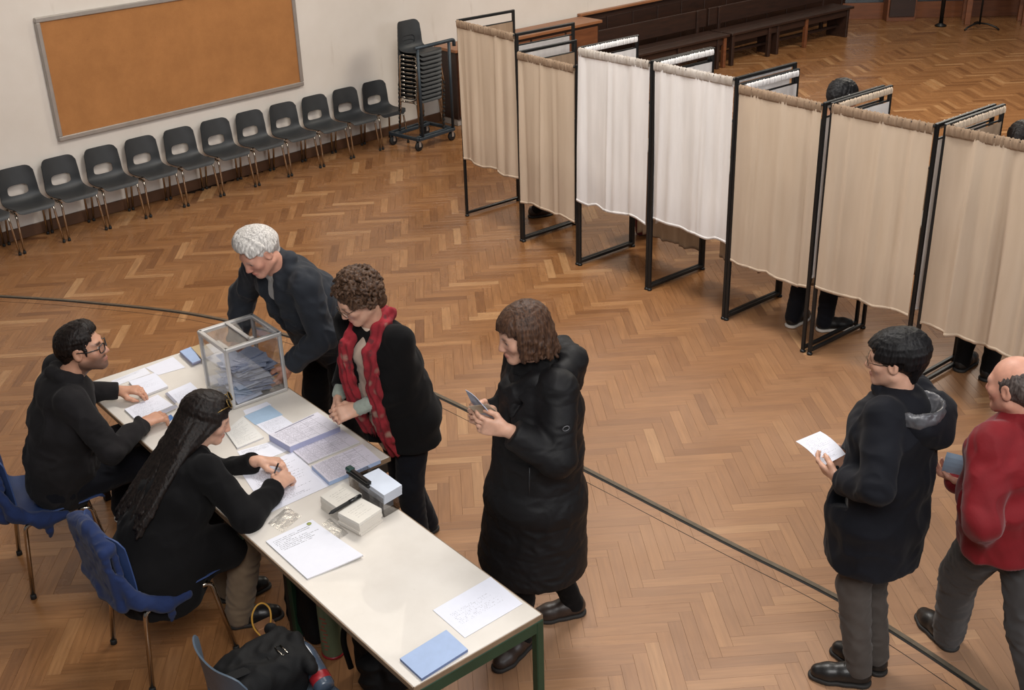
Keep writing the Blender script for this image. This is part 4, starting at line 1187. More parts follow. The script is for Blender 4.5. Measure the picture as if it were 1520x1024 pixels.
for i in range(4):
    d_ = i * 4
    sheet('envelope_bundle', 'bundle of blue envelopes at the far edge, %s from the bottom' % ORD[i], 'envelopes', [c2(613, 122 - d_), c2(700, 88 - d_), c2(775, 190 - d_), c2(712, 215 - d_)], .006, P_BLUE2, .006 * i, 0, P_LILAC, 'blue envelope bundles', i)
sheet('manila_envelope', 'tan envelope on the far edge behind the ballot box', 'envelope', [c2(700, 80), c2(800, 45), c2(880, 130), c2(790, 175)], .003, basic('manila', (176, 154, 118), .7), .025)
# between the box and the near end
sheet('notebook', 'small cream notebook before the long-haired woman', 'book', [c1(15, 272), c1(105, 197), c1(210, 303), c1(75, 358)], .008, P_NOTE, 0)
sheet('paper_sheet', 'pale blue sheet in front of the ballot box', 'paper', [c1(110, 197), c1(240, 140), c1(307, 190), c1(168, 242)], .0008, P_BLUE, .0004)
sheet('paper_sheet', 'narrow white sheet tucked under the ballot box edge', 'paper', [c1(105, 168), c1(225, 124), c1(250, 140), c1(118, 190)], .0006, P_BLANK, 0)
sheet('paper_sheet', 'white text sheet between the blue sheet and the thick register', 'paper', [c1(172, 240), c1(300, 193), c1(368, 240), c1(238, 292)], .0008, P_TEXT, .0010)
sheet('register_book', 'thick register with grey-lilac page edges, farthest of the three signature lists', 'book', [c1(235, 290), c1(482, 175), c1(596, 250), c1(342, 352)], .034, P_LISTH, .0022, 0, P_LILAC)
sheet('register_book', 'thin open list page between the two other signature lists', 'book', [c1(345, 362), c1(592, 255), c1(696, 326), c1(434, 436)], .006, P_LIST, .0022)
sheet('register_book', 'signature list with blue lower pages beside the plastic tray', 'book', [c1(452, 447), c1(710, 338), c1(802, 418), c1(540, 530)], .020, P_LIST, .0022, 0, P_BLUE2)
sheet('paper_sheet', 'large printed sheet under the long-haired woman\'s hands', 'paper', [c1(100, 490), c1(360, 375), c1(545, 548), c1(232, 690)], .0008, P_TEXT, .0006)
sheet('paper_sheet', 'small printed sheet half under the woman\'s left hand', 'paper', [c1(75, 375), c1(260, 322), c1(330, 372), c1(130, 455)], .0008, P_FORM, 0)
sheet('plastic_sleeve', 'clear crumpled plastic sleeve shining on the near table', 'sleeve', [c1(230, 740), c1(330, 655), c1(400, 705), c1(305, 785)], .0012, thin_glass('clear_sleeve', .12, (.97, .97, .97), .22), 0, 0, thin_glass('clear_sleeve'), None, 1, .7405, .004)
sheet('plastic_sleeve', 'small clear sleeve between the stapled form and the white ballot stacks', 'sleeve', [c1(505, 742), c1(545, 715), c1(640, 790), c1(590, 825)], .0012, thin_glass('clear_sleeve'), 0, 0, thin_glass('clear_sleeve'), None, 2, .7405, .003)
fm = sheet('form_stack', 'stapled white form with a printed heading on the near table', 'paper', [c1(220, 830), c1(455, 720), c1(715, 910), c1(430, 1020)], .006, P_FORM, 0, .010)
o_ = np.array(fm.location)
mb = MB(); mb.lathe([(.001, 0), (.011, 0), (.011, .0006), (.001, .0008)], at(*c1(440, 742), .747) - o_ + A3(0, 0, .0004), 14); mb.build('round_stamp', basic('stamp_green_yellow', (150, 158, 88), .6, 0, .4, 160), fm)
sheet('paper_sheet', 'white sheet with faint lines by the near right corner of the table', 'paper', [(642.5, 905.5), (728.5, 856), (776, 896), (690, 946.5)], .0016, P_FEW, 0)
sheet('blue_booklet', 'pile of plain blue papers on the near table edge', 'booklet', [(593.5, 977), (662.5, 934.5), (694.5, 963.5), (626, 1007)], .012, P_BLUE2, 0, 0, basic('booklet_edge', (104, 120, 158), .7))
# stacks of ballot papers, pen on top
def pile(label, px, zt, n, seed):
    rg = random.Random(seed); c = [at(x, y, zt) for x, y in px]; o = sum(c) / 4; o[2] = .7405
    t = thing('ballot_stack', label, 'papers', o, 0, 'stacks of ballot papers'); h = (zt - .7405) / n
    for k in range(n):
        dx, dy = rg.uniform(-.003, .003), rg.uniform(-.003, .003)
        v = [(p[0] - o[0] + dx, p[1] - o[1] + dy, z) for z in (h * k + .0005, h * (k + 1) - .0005) for p in c]
        f = [(4, 5, 6, 7), (3, 2, 1, 0), (0, 1, 5, 4), (1, 2, 6, 5), (2, 3, 7, 6), (3, 0, 4, 7)]
        me = raw_mesh('bundle', v, f, printed('ballot_print', (220, 215, 206), (170, 164, 156), 9, .2, .2, .5) if k == n - 1 else basic('card_edges', (212, 205, 195), .8, 0, .12, 2, .25, 4, (1, 1, 900)))
        ul = me.uv_layers.new(name='UVMap')
        for li in me.polygons[0].loop_indices: ul.data[li].uv = {4: (0, 0), 5: (1, 0), 6: (1, 1), 7: (0, 1)}[me.loops[li].vertex_index]
        bm = bmesh.new(); bm.from_mesh(me); bmesh.ops.recalc_face_normals(bm, faces=bm.faces[:]); bm.to_mesh(me); bm.free()
        obj('bundle', me, t)
pile('white ballot paper stack beside the plastic tray, the farther one', [c1(495, 602), c1(612, 530), c1(705, 590), c1(580, 662)], .808, 4, 1)
pile('white ballot paper stack nearer the camera with layered edges', [c1(584, 685), c1(702, 610), c1(806, 665), c1(692, 742)], .810, 5, 2)
pa, pb = at(*c1(540, 692), .822), at(*c1(702, 598), .820)
pn = thing('marker_pen', 'black marker pen lying across the two white ballot stacks', 'pen', pa); d = pb - pa
mb = MB(); mb.tube([d * 0, d * .06, d * .10, d * .62], [.002, .0055, .0085, .0085], 10); mb.build('barrel', M_RUB, pn)
mb = MB(); mb.tube([d * .62, d * .98, d], [.0095, .0095, .006], 10); mb.build('cap', basic('pen_cap', (14, 14, 14), .3), pn)
# clear tray with envelopes
zt = .842; tq = [at(*q, zt) for q in (c1(640, 492), c1(735, 447), c1(892, 566), c1(812, 612))]
o_ = sum(tq) / 4; o_[2] = .7405; tr_ = thing('envelope_tray', 'clear plastic tray holding pale blue envelopes on the near table', 'tray', o_)
M_ACR = thin_glass('smoky_acrylic', .12, (.80, .78, .76))
loc_ = [q - o_ for q in tq]
for k in range(4):
    a, b = loc_[k], loc_[(k + 1) % 4]; n = nrm(np.cross(b - a, A3(0, 0, 1)))
    mb = MB(); mb.bar((a[0], a[1], .05), (b[0], b[1], .05), .003, .098); mb.build('pane', M_ACR, tr_)
mb = MB(); mb.prism([(q[0], q[1]) for q in loc_], .001, .004); mb.build('base', M_ACR, tr_)
q4 = [c1(690, 507), c1(792, 460), c1(910, 545), c1(820, 598)]
for k in range(7):
    zz = .7405 + .006 + .0165 * k
    sheet('envelope_bundle', 'pale blue envelopes filling the clear tray, %s bundle from the bottom' % ORD[k] if k < 6 else 'topmost pale blue envelope bundle standing out of the clear tray', 'envelopes', [(np.array(p) if k > 3 else np.array(c1(775, 530)) * .22 + np.array(p) * .78 - np.array([4, 2])) + np.array([0, (6 - k) * 4.6]) for p in q4], .0158, basic('pale_blue_white', (198, 206, 220), .7), zz - .7405, 0, basic('pale_edges', (188, 192, 202), .8, 0, .12, 2, .25, 4, (1, 1, 900)), 'pale blue envelope bundles in the clear tray', k)
st = thing('stapler', 'black and green stapler lying on the clear tray', 'stapler', at(*c1(695, 525), zt))
dd = at(*c1(752, 558), zt) - at(*c1(640, 478), zt); ln_ = np.linalg.norm(dd); ax = np.array([nrm(dd), nrm(np.cross(A3(0, 0, 1), dd)), A3(0, 0, 1)])
mb = MB(); mb.box((0, 0, .012), (ln_, .030, .016), ax, .005); mb.build('base', M_RUB, st)
mb = MB(); mb.box(nrm(dd) * .004 + A3(0, 0, .028), (ln_ * .92, .026, .016), ax, .006); mb.build('arm', basic('pen_cap', (14, 14, 14), .3), st)
mb = MB(); mb.box(-nrm(dd) * ln_ * .40 + A3(0, 0, .030), (ln_ * .22, .034, .022), ax, .006); mb.build('grip', basic('dark_teal', (18, 58, 54), .4), st)

# ------------------------------------------------------------------ ballot box
zb0, zb1 = .7415, 1.088
bF, bR, bL = at(347, 608, zb0), at(428, 579, zb0), at(301, 579, zb0)
e1_, e2_ = nrm(bR - bF), nrm(bL - bF); e2_ = nrm(e2_ - e1_ * (e1_ @ e2_)); S1 = .318; S2 = .312; Hb = zb1 - zb0
bb = thing('ballot_box', 'transparent ballot box with pale metal edges half full of blue envelopes', 'ballot box', bF, math.atan2(e1_[1], e1_[0]))
M_BOXE = basic('box_edge_metal', (196, 194, 192), .35, .5, .06, 12); M_PANE = thin_glass('box_pane', .07, (.96, .965, .97))
cs = [A3(0, 0, 0), A3(S1, 0, 0), A3(S1, S2, 0), A3(0, S2, 0)]
for k in range(4):
    a, b = cs[k], cs[(k + 1) % 4]; mid = (a + b) / 2; ins = nrm(A3(S1 / 2, S2 / 2, 0) - mid) * .006
    d = nrm(b - a)
    mb = MB(); mb.bar(a + ins + A3(0, 0, .009), b + ins + A3(0, 0, .009), .018, .018, bev=.003); mb.build('frame_bar', M_BOXE, bb)
    mb = MB(); mb.bar(a + ins + A3(0, 0, Hb - .011), b + ins + A3(0, 0, Hb - .011), .026, .022, bev=.004); mb.build('lid_bar', M_BOXE, bb)
    ci = a + nrm(A3(S1 / 2, S2 / 2, 0) - a) * .009
    mb = MB(); mb.box(ci + A3(0, 0, Hb / 2), (.019, .019, Hb - .03), None, .003); mb.build('corner_post', M_BOXE, bb)
    mb = MB(); mb.bar(a + ins * .8 + d * .018 + A3(0, 0, Hb / 2), b + ins * .8 - d * .018 + A3(0, 0, Hb / 2), .004, Hb - .04); mb.build('pane', M_PANE, bb)
mb = MB(); mb.box((S1 / 2, S2 / 2, .004), (S1 - .02, S2 - .02, .005)); mb.build('base', M_PANE, bb)
mb = MB(); mb.box((S1 / 2, S2 / 2, Hb - .006), (S1 - .04, S2 - .04, .004)); mb.build('lid_pane', M_PANE, bb)
mb = MB(); mb.bar((S1 / 2, .012, Hb - .001), (S1 / 2, S2 - .012, Hb - .001), .022, .008, bev=.002); lb = mb.build('slot_bar', M_BOXE, bb)
mb = MB(); mb.box((S1 / 2, .02, Hb + .008), (.03, .02, .014), None, .003); mb.build('latch', M_ALU, lb)
# envelopes dropped into the box
M_ENV = basic('envelope_grey_blue', (152, 160, 182), .75, 0, .10, 25); M_ENV2 = basic('envelope_slate_blue', (120, 131, 160), .75, 0, .10, 25); M_ENV3 = basic('envelope_pale', (176, 182, 200), .75, 0, .06, 25)
def env_mesh(seed, mat):
    rg = random.Random(seed); w, d, n = .162, .114, 5; v = []; a, b = rg.uniform(-.006, .006), rg.uniform(-.008, .008)
    for z in (0, .0022):
        for j in range(n):
            for i in range(n):
                s, t = i / (n - 1) - .5, j / (n - 1) - .5
                v.append((s * w, t * d, z + a * (4 * s * s) + b * s * t * 4 + (.0015 if z and abs(t) < .2 else 0)))
    f = [(n * n + j * n + i, n * n + j * n + i + 1, n * n + (j + 1) * n + i + 1, n * n + (j + 1) * n + i) for j in range(n - 1) for i in range(n - 1)]
    f += [tuple(reversed([k - n * n for k in q])) for q in f]
    r = [i for i in range(n)] + [j * n + n - 1 for j in range(1, n)] + [(n - 1) * n + i for i in range(n - 2, -1, -1)] + [j * n for j in range(n - 2, 0, -1)]
    f += [(r[k], r[(k + 1) % len(r)], n * n + r[(k + 1) % len(r)], n * n + r[k]) for k in range(len(r))]
    return raw_mesh('envelope', v, f, mat)
EM = [env_mesh(k, (M_ENV, M_ENV2, M_ENV3)[k % 3]) for k in range(9)]
rg_ = random.Random(21); Rb = bb.rotation_euler.z; NE = 124
for k in range(NE):
    lv = k / NE
    x = rg_.uniform(.095, S1 - .095); y = rg_.uniform(.075, S2 - .075)
    if lv > .55: x = rg_.uniform(.12, S1 - .092); y = rg_.uniform(.12, S2 - .075)
    z = .010 + .168 * lv
    a = rg_.choice([0, math.pi / 2, .2, -.3, 1.3, 2.8]) + rg_.uniform(-.25, .25)
    hx = .081 * abs(math.cos(a)) + .057 * abs(math.sin(a)); hy = .081 * abs(math.sin(a)) + .057 * abs(math.cos(a))
    x = min(max(x, hx + .018), S1 - hx - .018); y = min(max(y, hy + .018), S2 - hy - .018)
    w = bF + e1_ * x + e2_ * y + A3(0, 0, z)
    o = obj('envelope', EM[k % 9], None, w, (rg_.uniform(-.05, .05) - .10 * lv * 0, rg_.uniform(-.06, .06), Rb + a))
    tag(o, 'folded grey-blue envelope in the heap inside the ballot box', 'envelope', 'envelopes heaped inside the ballot box')
for k, (x, y, z, rx, a) in enumerate(((.10, .062, .052, .75, .15), (.07, .10, .06, .5, 1.5), (.20, .225, .15, -.5, .3), (.23, .12, .135, .12, .25))):
    o = obj('envelope', EM[(2, 5, 8, 0)[k]], None, bF + e1_ * x + e2_ * y + A3(0, 0, z), (rx, 0, Rb + a), )
    tag(o, ('pale envelope leaning on the front pane inside the ballot box', 'pale envelope sloping towards the left pane inside the ballot box', 'envelope sticking up at the back of the heap in the ballot box', 'large flat envelope topmost on the heap in the ballot box')[k], 'envelope', 'envelopes heaped inside the ballot box')

# ------------------------------------------------------------------ the people
SK_A = skin_material('skin_light', (204, 158, 134), (176, 104, 94), (120, 88, 72))
SK_B = skin_material('skin_olive', (188, 138, 112), (164, 100, 88), (70, 50, 42))
SK_C = skin_material('skin_ruddy', (200, 146, 124), (178, 98, 88), (150, 130, 122))
H_DARK = hairmat('hair_black_brown', (15, 11, 10), (34, 25, 21)); H_BLACK = hairmat('hair_black', (11, 10, 11), (27, 25, 26))
H_BROWN = hairmat('hair_chestnut', (46, 31, 24), (86, 60, 44)); H_CURL = hairmat('hair_curly_brown', (48, 34, 27), (92, 67, 50), .5, (90, 90, 90))
H_WHITE = hairmat('hair_white', (150, 145, 140), (216, 210, 204)); H_GREY = hairmat('hair_greying', (52, 44, 42), (96, 86, 82))
F_BLACK = fabric('black_wool', (17, 16, 17), .95, 300, .3, .03); F_PUFF = basic('black_quilt_nylon', (16, 15, 17), .62, 0, .15, 10, .15, 120, (1, 1, 1), .0, .25)
F_SWEAT = fabric('charcoal_jersey', (33, 31, 32), .95, 260, .35, .03); F_JEAN = fabric('dark_denim', (18, 19, 25), .9, 520, .3, .04)
F_NAVY = fabric('navy_parka_cloth', (21, 22, 28), .8, 380, .25, .04); F_LINING = basic('grey_shiny_lining', (86, 86, 90), .35, .1, .3, 18, .3, 40)
F_GREYT = fabric('grey_brown_trousers', (72, 66, 62), .85, 400, .25, .1); F_BLK_T = fabric('black_trousers', (13, 12, 13), .9, 400, .2, .03)
F_KHAKI = fabric('khaki_trousers', (112, 96, 78), .9, 420, .25, .1); F_RED = basic('red_softshell', (116, 18, 26), .75, 0, .12, 9, .15, 110, (1, 1, 1), .15, .3)
F_ANTH = fabric('anthracite_jacket', (37, 40, 46), .75, 340, .3, .06); F_SHIRT = fabric('light_grey_shirt', (168, 164, 160), .9, 500, .2)
F_KNIT = fabric('cream_knit', (198, 178, 160), .95, 240, .5, .2); F_MINT = fabric('pale_green_cuff', (148, 156, 146), .95, 260, .4, .2)
F_GREY2 = fabric('dark_grey_trousers', (66, 64, 64), .85, 400, .25, .1)
S_BLK = basic('black_leather', (24, 22, 21), .38, 0, .15, 20, .15, 90); S_BRN = basic('dark_brown_leather', (48, 36, 30), .42, 0, .15, 20, .15, 90)
S_SOLE = basic('dark_sole', (34, 31, 29), .7); S_SOLEW = basic('pale_sole', (192, 186, 178), .6); S_SNK = fabric('grey_sneaker', (96, 94, 92), .8, 300, .3); S_LACE = basic('laces_dark', (44, 36, 32), .8); S_LACEW = basic('laces_pale', (206, 200, 192), .8)
def scarf_mat():
    t = NT('red_patterned_scarf'); co = t.coord('Object')
    v = t.new('ShaderNodeTexVoronoi'); t.set(v.inputs['Vector'], co); v.inputs['Scale'].default_value = 11
    n = t.noise(co, 14, 3)
    c = t.ramp(n, [(0.40, lin((122, 24, 34))), (0.62, lin((150, 36, 46)))])
    c = t.mix(t.ramp(v.outputs['Distance'], [(0.16, (.8, .8, .8)), (.30, (0, 0, 0))]), c, lin((150, 128, 112)))
    c = t.mix(t.ramp(t.noise(co, 22, 2), [(0.60, (0, 0, 0)), (.68, (.8, .8, .8))]), c, lin((84, 40, 42)))
    t.base(c); t.p(Roughness=.95); t.bump(t.noise(co, 260, 2), .3, .003); return t.m
M_SCARF = scarf_mat()
def g0(x, y): return at(x, y, 0)

# ---- woman in the long black quilted coat
p = Person('person', 'person in a long black quilted coat with chin-length brown hair, holding a small envelope', (.10, 4.32), 205, 1.66,
           kp(802, 541, 4.35), A3(.095, 4.32, .89), kp(775, 497, 4.31), (-.97, -.28, -.26),
           {'L': (g0(737, 997), g0(786, 952)), 'R': (g0(800, 920), g0(868, 908))}, kp(751, 638, 4.08), kp(724, 611, 4.30), {'L': (-.5, -1.0, -.75), 'R': (.5, -.6, -1)})
k = p.k
p.body(SK_A, {'L': dict(d=(.35, .90, .25), palm=(.9, -.2, .15), thumb=(.1, .3, 1), curl=.75, tcurl=.5), 'R': dict(d=(-.25, .9, .35), palm=(-.9, -.2, .1), thumb=(0, .3, 1), curl=.75, tcurl=.5)})
p.trousers(F_BLK_T, (.088, .062, .050)); p.shoes(S_BRN, S_SOLE, 'shoe', 1, S_LACE)
V = Vox(.007); dn = A3(0, 0, -1); C0 = p.P
V.loft([(C0 + dn * .43 + A3(0, .035, 0), .262, .245), (C0 + dn * .10 + A3(0, .01, 0), .235, .215), (C0 + p.sp * .14, .200, .185), (C0 + p.sp * .34, .205, .175), (p.N - p.sp * .09, .185, .140), (p.N - p.sp * .01, .10, .10)], p.sr, .05)
p.sleeves(V, .082, .080, .060, .05, stop=.035); p.cuffs_cut(V, .075, .030); V.cut(C0 + dn * .45, dn)
zz = p.P[2]
def quilt(v):
    s = np.sin((v[:, 2] + .012 * np.sin(v[:, 0] * 14)) / .150 * np.pi)
    return .006 * np.abs(s) ** .35 - .004 + folds(.004, (15, 15, 22), 5)(v)
co_ = p.part(V, 'quilted_coat', F_PUFF, 1, quilt)
V = Vox(.006)      # hood lying on the shoulders, stand collar
V.path([p.N + A3(.095, .055, -.045), p.N + A3(.115, -.045, -.01), p.N + A3(.06, -.125, .015), p.N + A3(-.06, -.125, .015), p.N + A3(-.115, -.045, -.01), p.N + A3(-.095, .055, -.045)], [.040, .052, .058, .058, .052, .040], .03)
V.ell(p.N + A3(0, -.110, -.055), (.125, .070, .105), None, .04)
V.path([p.N + A3(.085, .06, -.02), p.N + A3(.03, .125, -.10), p.N + A3(.0, .15, -.22)], [.044, .048, .036], .03); V.path([p.N + A3(-.085, .06, -.02), p.N + A3(-.03, .125, -.10), p.N + A3(.0, .15, -.22)], [.044, .048, .036], .03)
V.cone(p.N + A3(0, .0, .12), p.N + A3(0, -.01, -.02), .068, .062, .01, None, True)
p.part(V, 'hood', F_PUFF, 1, folds(.007, (16, 16, 20), 8), parent=co_)
V = Vox(.006); V.path([p.N + A3(.06, .03, .015), p.N + A3(0, .085, .0), p.N + A3(-.06, .03, .015), p.N + A3(0, -.07, .02), p.N + A3(.06, .03, .015)], [.036, .040, .036, .034, .036], .02); p.part(V, 'neck_scarf', F_BLACK, 1, folds(.006, (20, 20, 30), 2))
mb = MB()
for sgn in (-1, 1): mb.tube([p.P + A3(sgn * .16 * 1, .135 - .02, .16 + .0), p.P + A3(sgn * .165, .125, -.02)], .004, 6)
fr_pts = [p.P + A3(0, .178, z) for z in (.40, .2, .0, -.2, -.38)]
mb.build('pocket_zip', basic('zip_dark', (48, 48, 50), .35, .5), co_)
lg = p.S['L'] * .55 + p.E['L'] * .45 + A3(-.094, .01, .01); mb = MB(); ring = [lg + A3(0, .015 * math.cos(a), .011 * math.sin(a)) for a in np.linspace(0, 6.28, 15)[:-1]]; mb.tube(ring, .0022, 5, False, True); mb.build('sleeve_emblem', basic('emblem_grey', (92, 92, 96), .5), co_)
V = Vox(.004); H = p.H
V.ell(H(0, -.022, .036), A3(.083, .100, .088) * H.s, H.ax)
V.ell(H(0, .105, -.03), A3(.060, .075, .085) * H.s, H.ax, .012, True)
def ext(az, q, rg):
    if abs(az) < 1.12: return []
    n = 4; out = []; L = .105 + .03 * (abs(az) > 2) + rg.uniform(-.012, .012); ph = rg.uniform(0, 6)
    for j in range(1, n + 1): out.append(q + A3(.008 * math.sin(ph + j * 1.9), .008 * math.cos(ph + j * 1.7) + .004 * j * (abs(az) < 1.7), -L * j / n))
    return out
p.hairflow(V, (.083, .102, .090), lambda az: .40 if abs(az) < .72 else (.22 if abs(az) < 1.12 else (.05 if abs(az) < 1.6 else -.05)), 150, .0095, .006, ext, (.012, -.02, 0), .05, 4, wave=.06, k=.004)
p.part(V, 'hair', H_BROWN, 1, folds(.0014, (90, 90, 16), 4))
env = obj('envelope', EM[8], None, kp(711, 601, 4.17), (1.15, .25, R(115))); tag(env, 'small pale envelope held open by the person in the quilted coat', 'envelope')
e2 = obj('card', raw_mesh('card', [(-.05, -.035, 0), (.05, -.035, 0), (.05, .035, 0), (-.05, .035, 0), (-.05, -.035, .0012), (.05, -.035, .0012), (.05, .035, .0012), (-.05, .035, .0012)], [(3, 2, 1, 0), (4, 5, 6, 7), (0, 1, 5, 4), (1, 2, 6, 5), (2, 3, 7, 6), (3, 0, 4, 7)], basic('buff_card', (200, 184, 162), .7)), None, kp(716, 607, 4.13), (.9, .35, R(150))); tag(e2, 'buff card pulled from the small envelope by the person in the quilted coat', 'card')

# ---- woman with short black hair in a navy parka, from behind
p = Person('person', 'person seen from behind in a dark navy hooded parka, holding a white sheet', (1.50, 4.06), 140, 1.66,
           kp(1338, 586, 4.08), A3(1.52, 4.05, .885), kp(1327, 534, 4.10), (-.90, .42, -.12),
           {'L': (g0(1201, 1003), g0(1291, 1016)), 'R': (g0(1232, 965), g0(1314, 1002))}, kp(1246, 712, 3.99), kp(1264, 688, 4.22), {'L': (-.8, -.35, -1), 'R': (.8, -.3, -1)})
k = p.k
p.body(SK_A, {'L': dict(d=(.25, .95, .12), palm=(.75, -.1, .55), thumb=(.1, .2, 1), curl=.65), 'R': dict(d=(-.35, .9, .2), palm=(-.75, 0, .55), thumb=(0, .2, 1), curl=.65)})
p.trousers(F_GREYT, (.096, .072, .058), amp=.006, low=-.03); p.shoes(S_BLK, S_SOLE, 'boot', 1.0, S_LACE)
V = Vox(.007); C0 = p.P
V.loft([(C0 + dn * .25, .232, .195), (C0 + dn * .05, .232, .195), (C0 + p.sp * .16, .218, .178), (C0 + p.sp * .34, .215, .165), (p.N - p.sp * .085, .195, .135), (p.N - p.sp * .01, .10, .09)], p.sr, .05)
p.sleeves(V, .078, .070, .056, .05, stop=.03); p.cuffs_cut(V, .075, .026); V.cut(C0 + dn * .27, dn)
pk = p.part(V, 'parka', F_NAVY, 1, folds(.009, (12, 12, 10), 11))
V = Vox(.006)
V.path([p.N + A3(.10, .07, -.03), p.N + A3(.145, -.03, -.02), p.N + A3(.09, -.135, -.06), p.N + A3(0, -.18, -.13), p.N + A3(-.09, -.135, -.06), p.N + A3(-.145, -.03, -.02), p.N + A3(-.10, .07, -.03)], [.026, .034, .038, .042, .038, .034, .026], .03)
V.ell(p.N + A3(.02, -.125, -.085), (.150, .085, .110), None, .04); V.ell(p.N + A3(-.035, -.080, .050), (.125, .112, .105), None, .02, True)
p.part(V, 'hood', F_NAVY, 1, folds(.004, (16, 16, 16), 3), parent=pk)
V = Vox(.006); V.ell(p.N + A3(-.040, -.085, -.020), (.125, .105, .075), None, .02); V.ell(p.N + A3(-.040, -.080, .055), (.118, .104, .102), None, .008, True); p.part(V, 'hood_lining', F_LINING, 1, folds(.006, (26, 26, 30), 5), parent=pk)
V = Vox(.005); V.path([p.N + A3(-.07, .05, .0), p.N + A3(-.03, .085, .02), p.N + A3(.03, .085, .02), p.N + A3(.07, .05, .0)], [.022, .026, .026, .022], .02); p.part(V, 'collar', F_NAVY, parent=pk)
V = Vox(.004); H = p.H
V.ell(H(0, -.020, .040), A3(.086, .104, .088) * H.s, H.ax); V.cone(H(0, -.075, .0), H(0, -.062, -.075), .058 * H.s, .030 * H.s, .03)
V.ell(H(0, .110, -.035), A3(.075, .082, .085) * H.s, H.ax, .012, True)
p.hairflow(V, (.086, .106, .092), lambda az: .42 if abs(az) < .8 else (.0 if abs(az) < 1.9 else -.42), 150, .0085, .006, None, (.0, -.03, 0), .035, 6, k=.004)
p.part(V, 'hair', H_BLACK, 1, folds(.0012, (90, 90, 14), 7))
p.glasses(basic('thin_metal_rim', (96, 84, 70), .3, .8), .020, True, .0014)
pc = [at(*q, 1.055) for q in ((1181, 662), (1217, 647), (1256, 672), (1222, 690))]
def held(name, label, cat, pts, mat, th=.0012, curl=.012):
    o = sum(pts) / 4; n = 6; v = []; nn = nrm(np.cross(pts[1] - pts[0], pts[3] - pts[0]))
    for z in (0, th):
        for j in range(n):
            for i in range(n):
                s, t = i / (n - 1), j / (n - 1)
                v.append((pts[0] * (1 - s) + pts[1] * s) * (1 - t) + (pts[3] * (1 - s) + pts[2] * s) * t - o + nn * (curl * (4 * (t - .5) ** 2 - .4) + (z)))
    m2 = n * n; f = [(m2 + j * n + i, m2 + j * n + i + 1, m2 + (j + 1) * n + i + 1, m2 + (j + 1) * n + i) for j in range(n - 1) for i in range(n - 1)]
    f += [tuple(reversed([q - m2 for q in qd])) for qd in f]
    me = raw_mesh(name, v, f, mat); ul = me.uv_layers.new(name='UVMap')
    for pl in me.polygons:
        for li in pl.loop_indices: q = me.loops[li].vertex_index % m2; ul.data[li].uv = (q % n / (n - 1), (q // n) / (n - 1))
    return tag(obj(name, me, None, o), label, cat)
held('paper_sheet', 'white printed sheet held out by the person in the navy parka', 'paper', [pc[0] + A3(0, 0, .03), pc[1] + A3(0, 0, .03), pc[2], pc[3]], P_TEXT)

# ---- balding man in a red jacket, walking away
p = Person('person', 'person in a red jacket with balding grey hair walking off at the right edge', (1.93, 3.86), 118, 1.74,
           kp(1520, 622, 3.84), A3(1.97, 3.82, .90), kp(1507, 573, 3.86), (-.62, .76, -.15),
           {'L': (g0(1365, 915), g0(1416, 968)), 'R': (A3(2.08, 3.62, 0), A3(2.16, 3.40, 0))}, kp(1462, 795, 3.78), kp(1440, 712, 4.14), {'L': (-1, -.7, -.2), 'R': (.8, -.5, -1)}, {'L': (0, 1, .2), 'R': (0, 1, .1)})
k = p.k
p.body(SK_C, {'L': dict(curl=.8, palm=(.8, .2, 0), thumb=(.2, 1, .2)), 'R': dict(d=(-.5, .9, .1), palm=(-.3, 0, .9), thumb=(-1, .2, 0), curl=.7)}, .0, .5)
p.trousers(F_GREY2, (.105, .080, .066), amp=.007); p.shoes(S_BLK, S_SOLE, 'shoe', 1.05, S_LACE)
V = Vox(.007); C0 = p.P
V.loft([(C0 + dn * .06, .215, .165), (C0 + p.sp * .14, .225, .175), (C0 + p.sp * .34, .222, .165), (p.N - p.sp * .085, .20, .135), (p.N - p.sp * .01, .095, .085)], p.sr, .05)
p.sleeves(V, .082, .072, .056, .05, stop=-.055); V.cut(C0 + dn * .09, dn)
V.path([p.N + A3(.07, .04, .01), p.N + A3(.05, -.06, .025), p.N + A3(-.05, -.06, .025), p.N + A3(-.07, .04, .01)], [.03, .032, .032, .03], .02)
p.part(V, 'jacket', F_RED, 1, folds(.011, (11, 11, 9), 21))
V = Vox(.0045); H = p.H
V.ell(H(0, -.026, .020), A3(.081, .096, .078) * H.s, H.ax); V.cone(H(0, -.07, -.01), H(0, -.06, -.065), .052 * H.s, .034 * H.s, .03)
V.ell(H(0, .12, .02), A3(.11, .105, .12) * H.s, H.ax, .01, True); V.ell(H(0, .0, .135), A3(.055, .095, .055) * H.s, H.ax, .012, True)
for q in (-1, 1): V.ell(H(q * .085, .004, -.01), A3(.016, .022, .034) * H.s, H.ax, .006, True)
p.part(V, 'hair', H_GREY, 1, folds(.003, (60, 60, 40), 9))
pq = kp(1424, 692, 4.12); held('paper_sheet', 'pale blue paper carried by the person in the red jacket', 'paper', [pq + A3(-.05, .03, .05), pq + A3(.03, -.02, .05), pq + A3(.035, -.02, -.045), pq + A3(-.06, .03, -.045)], P_BLUE)

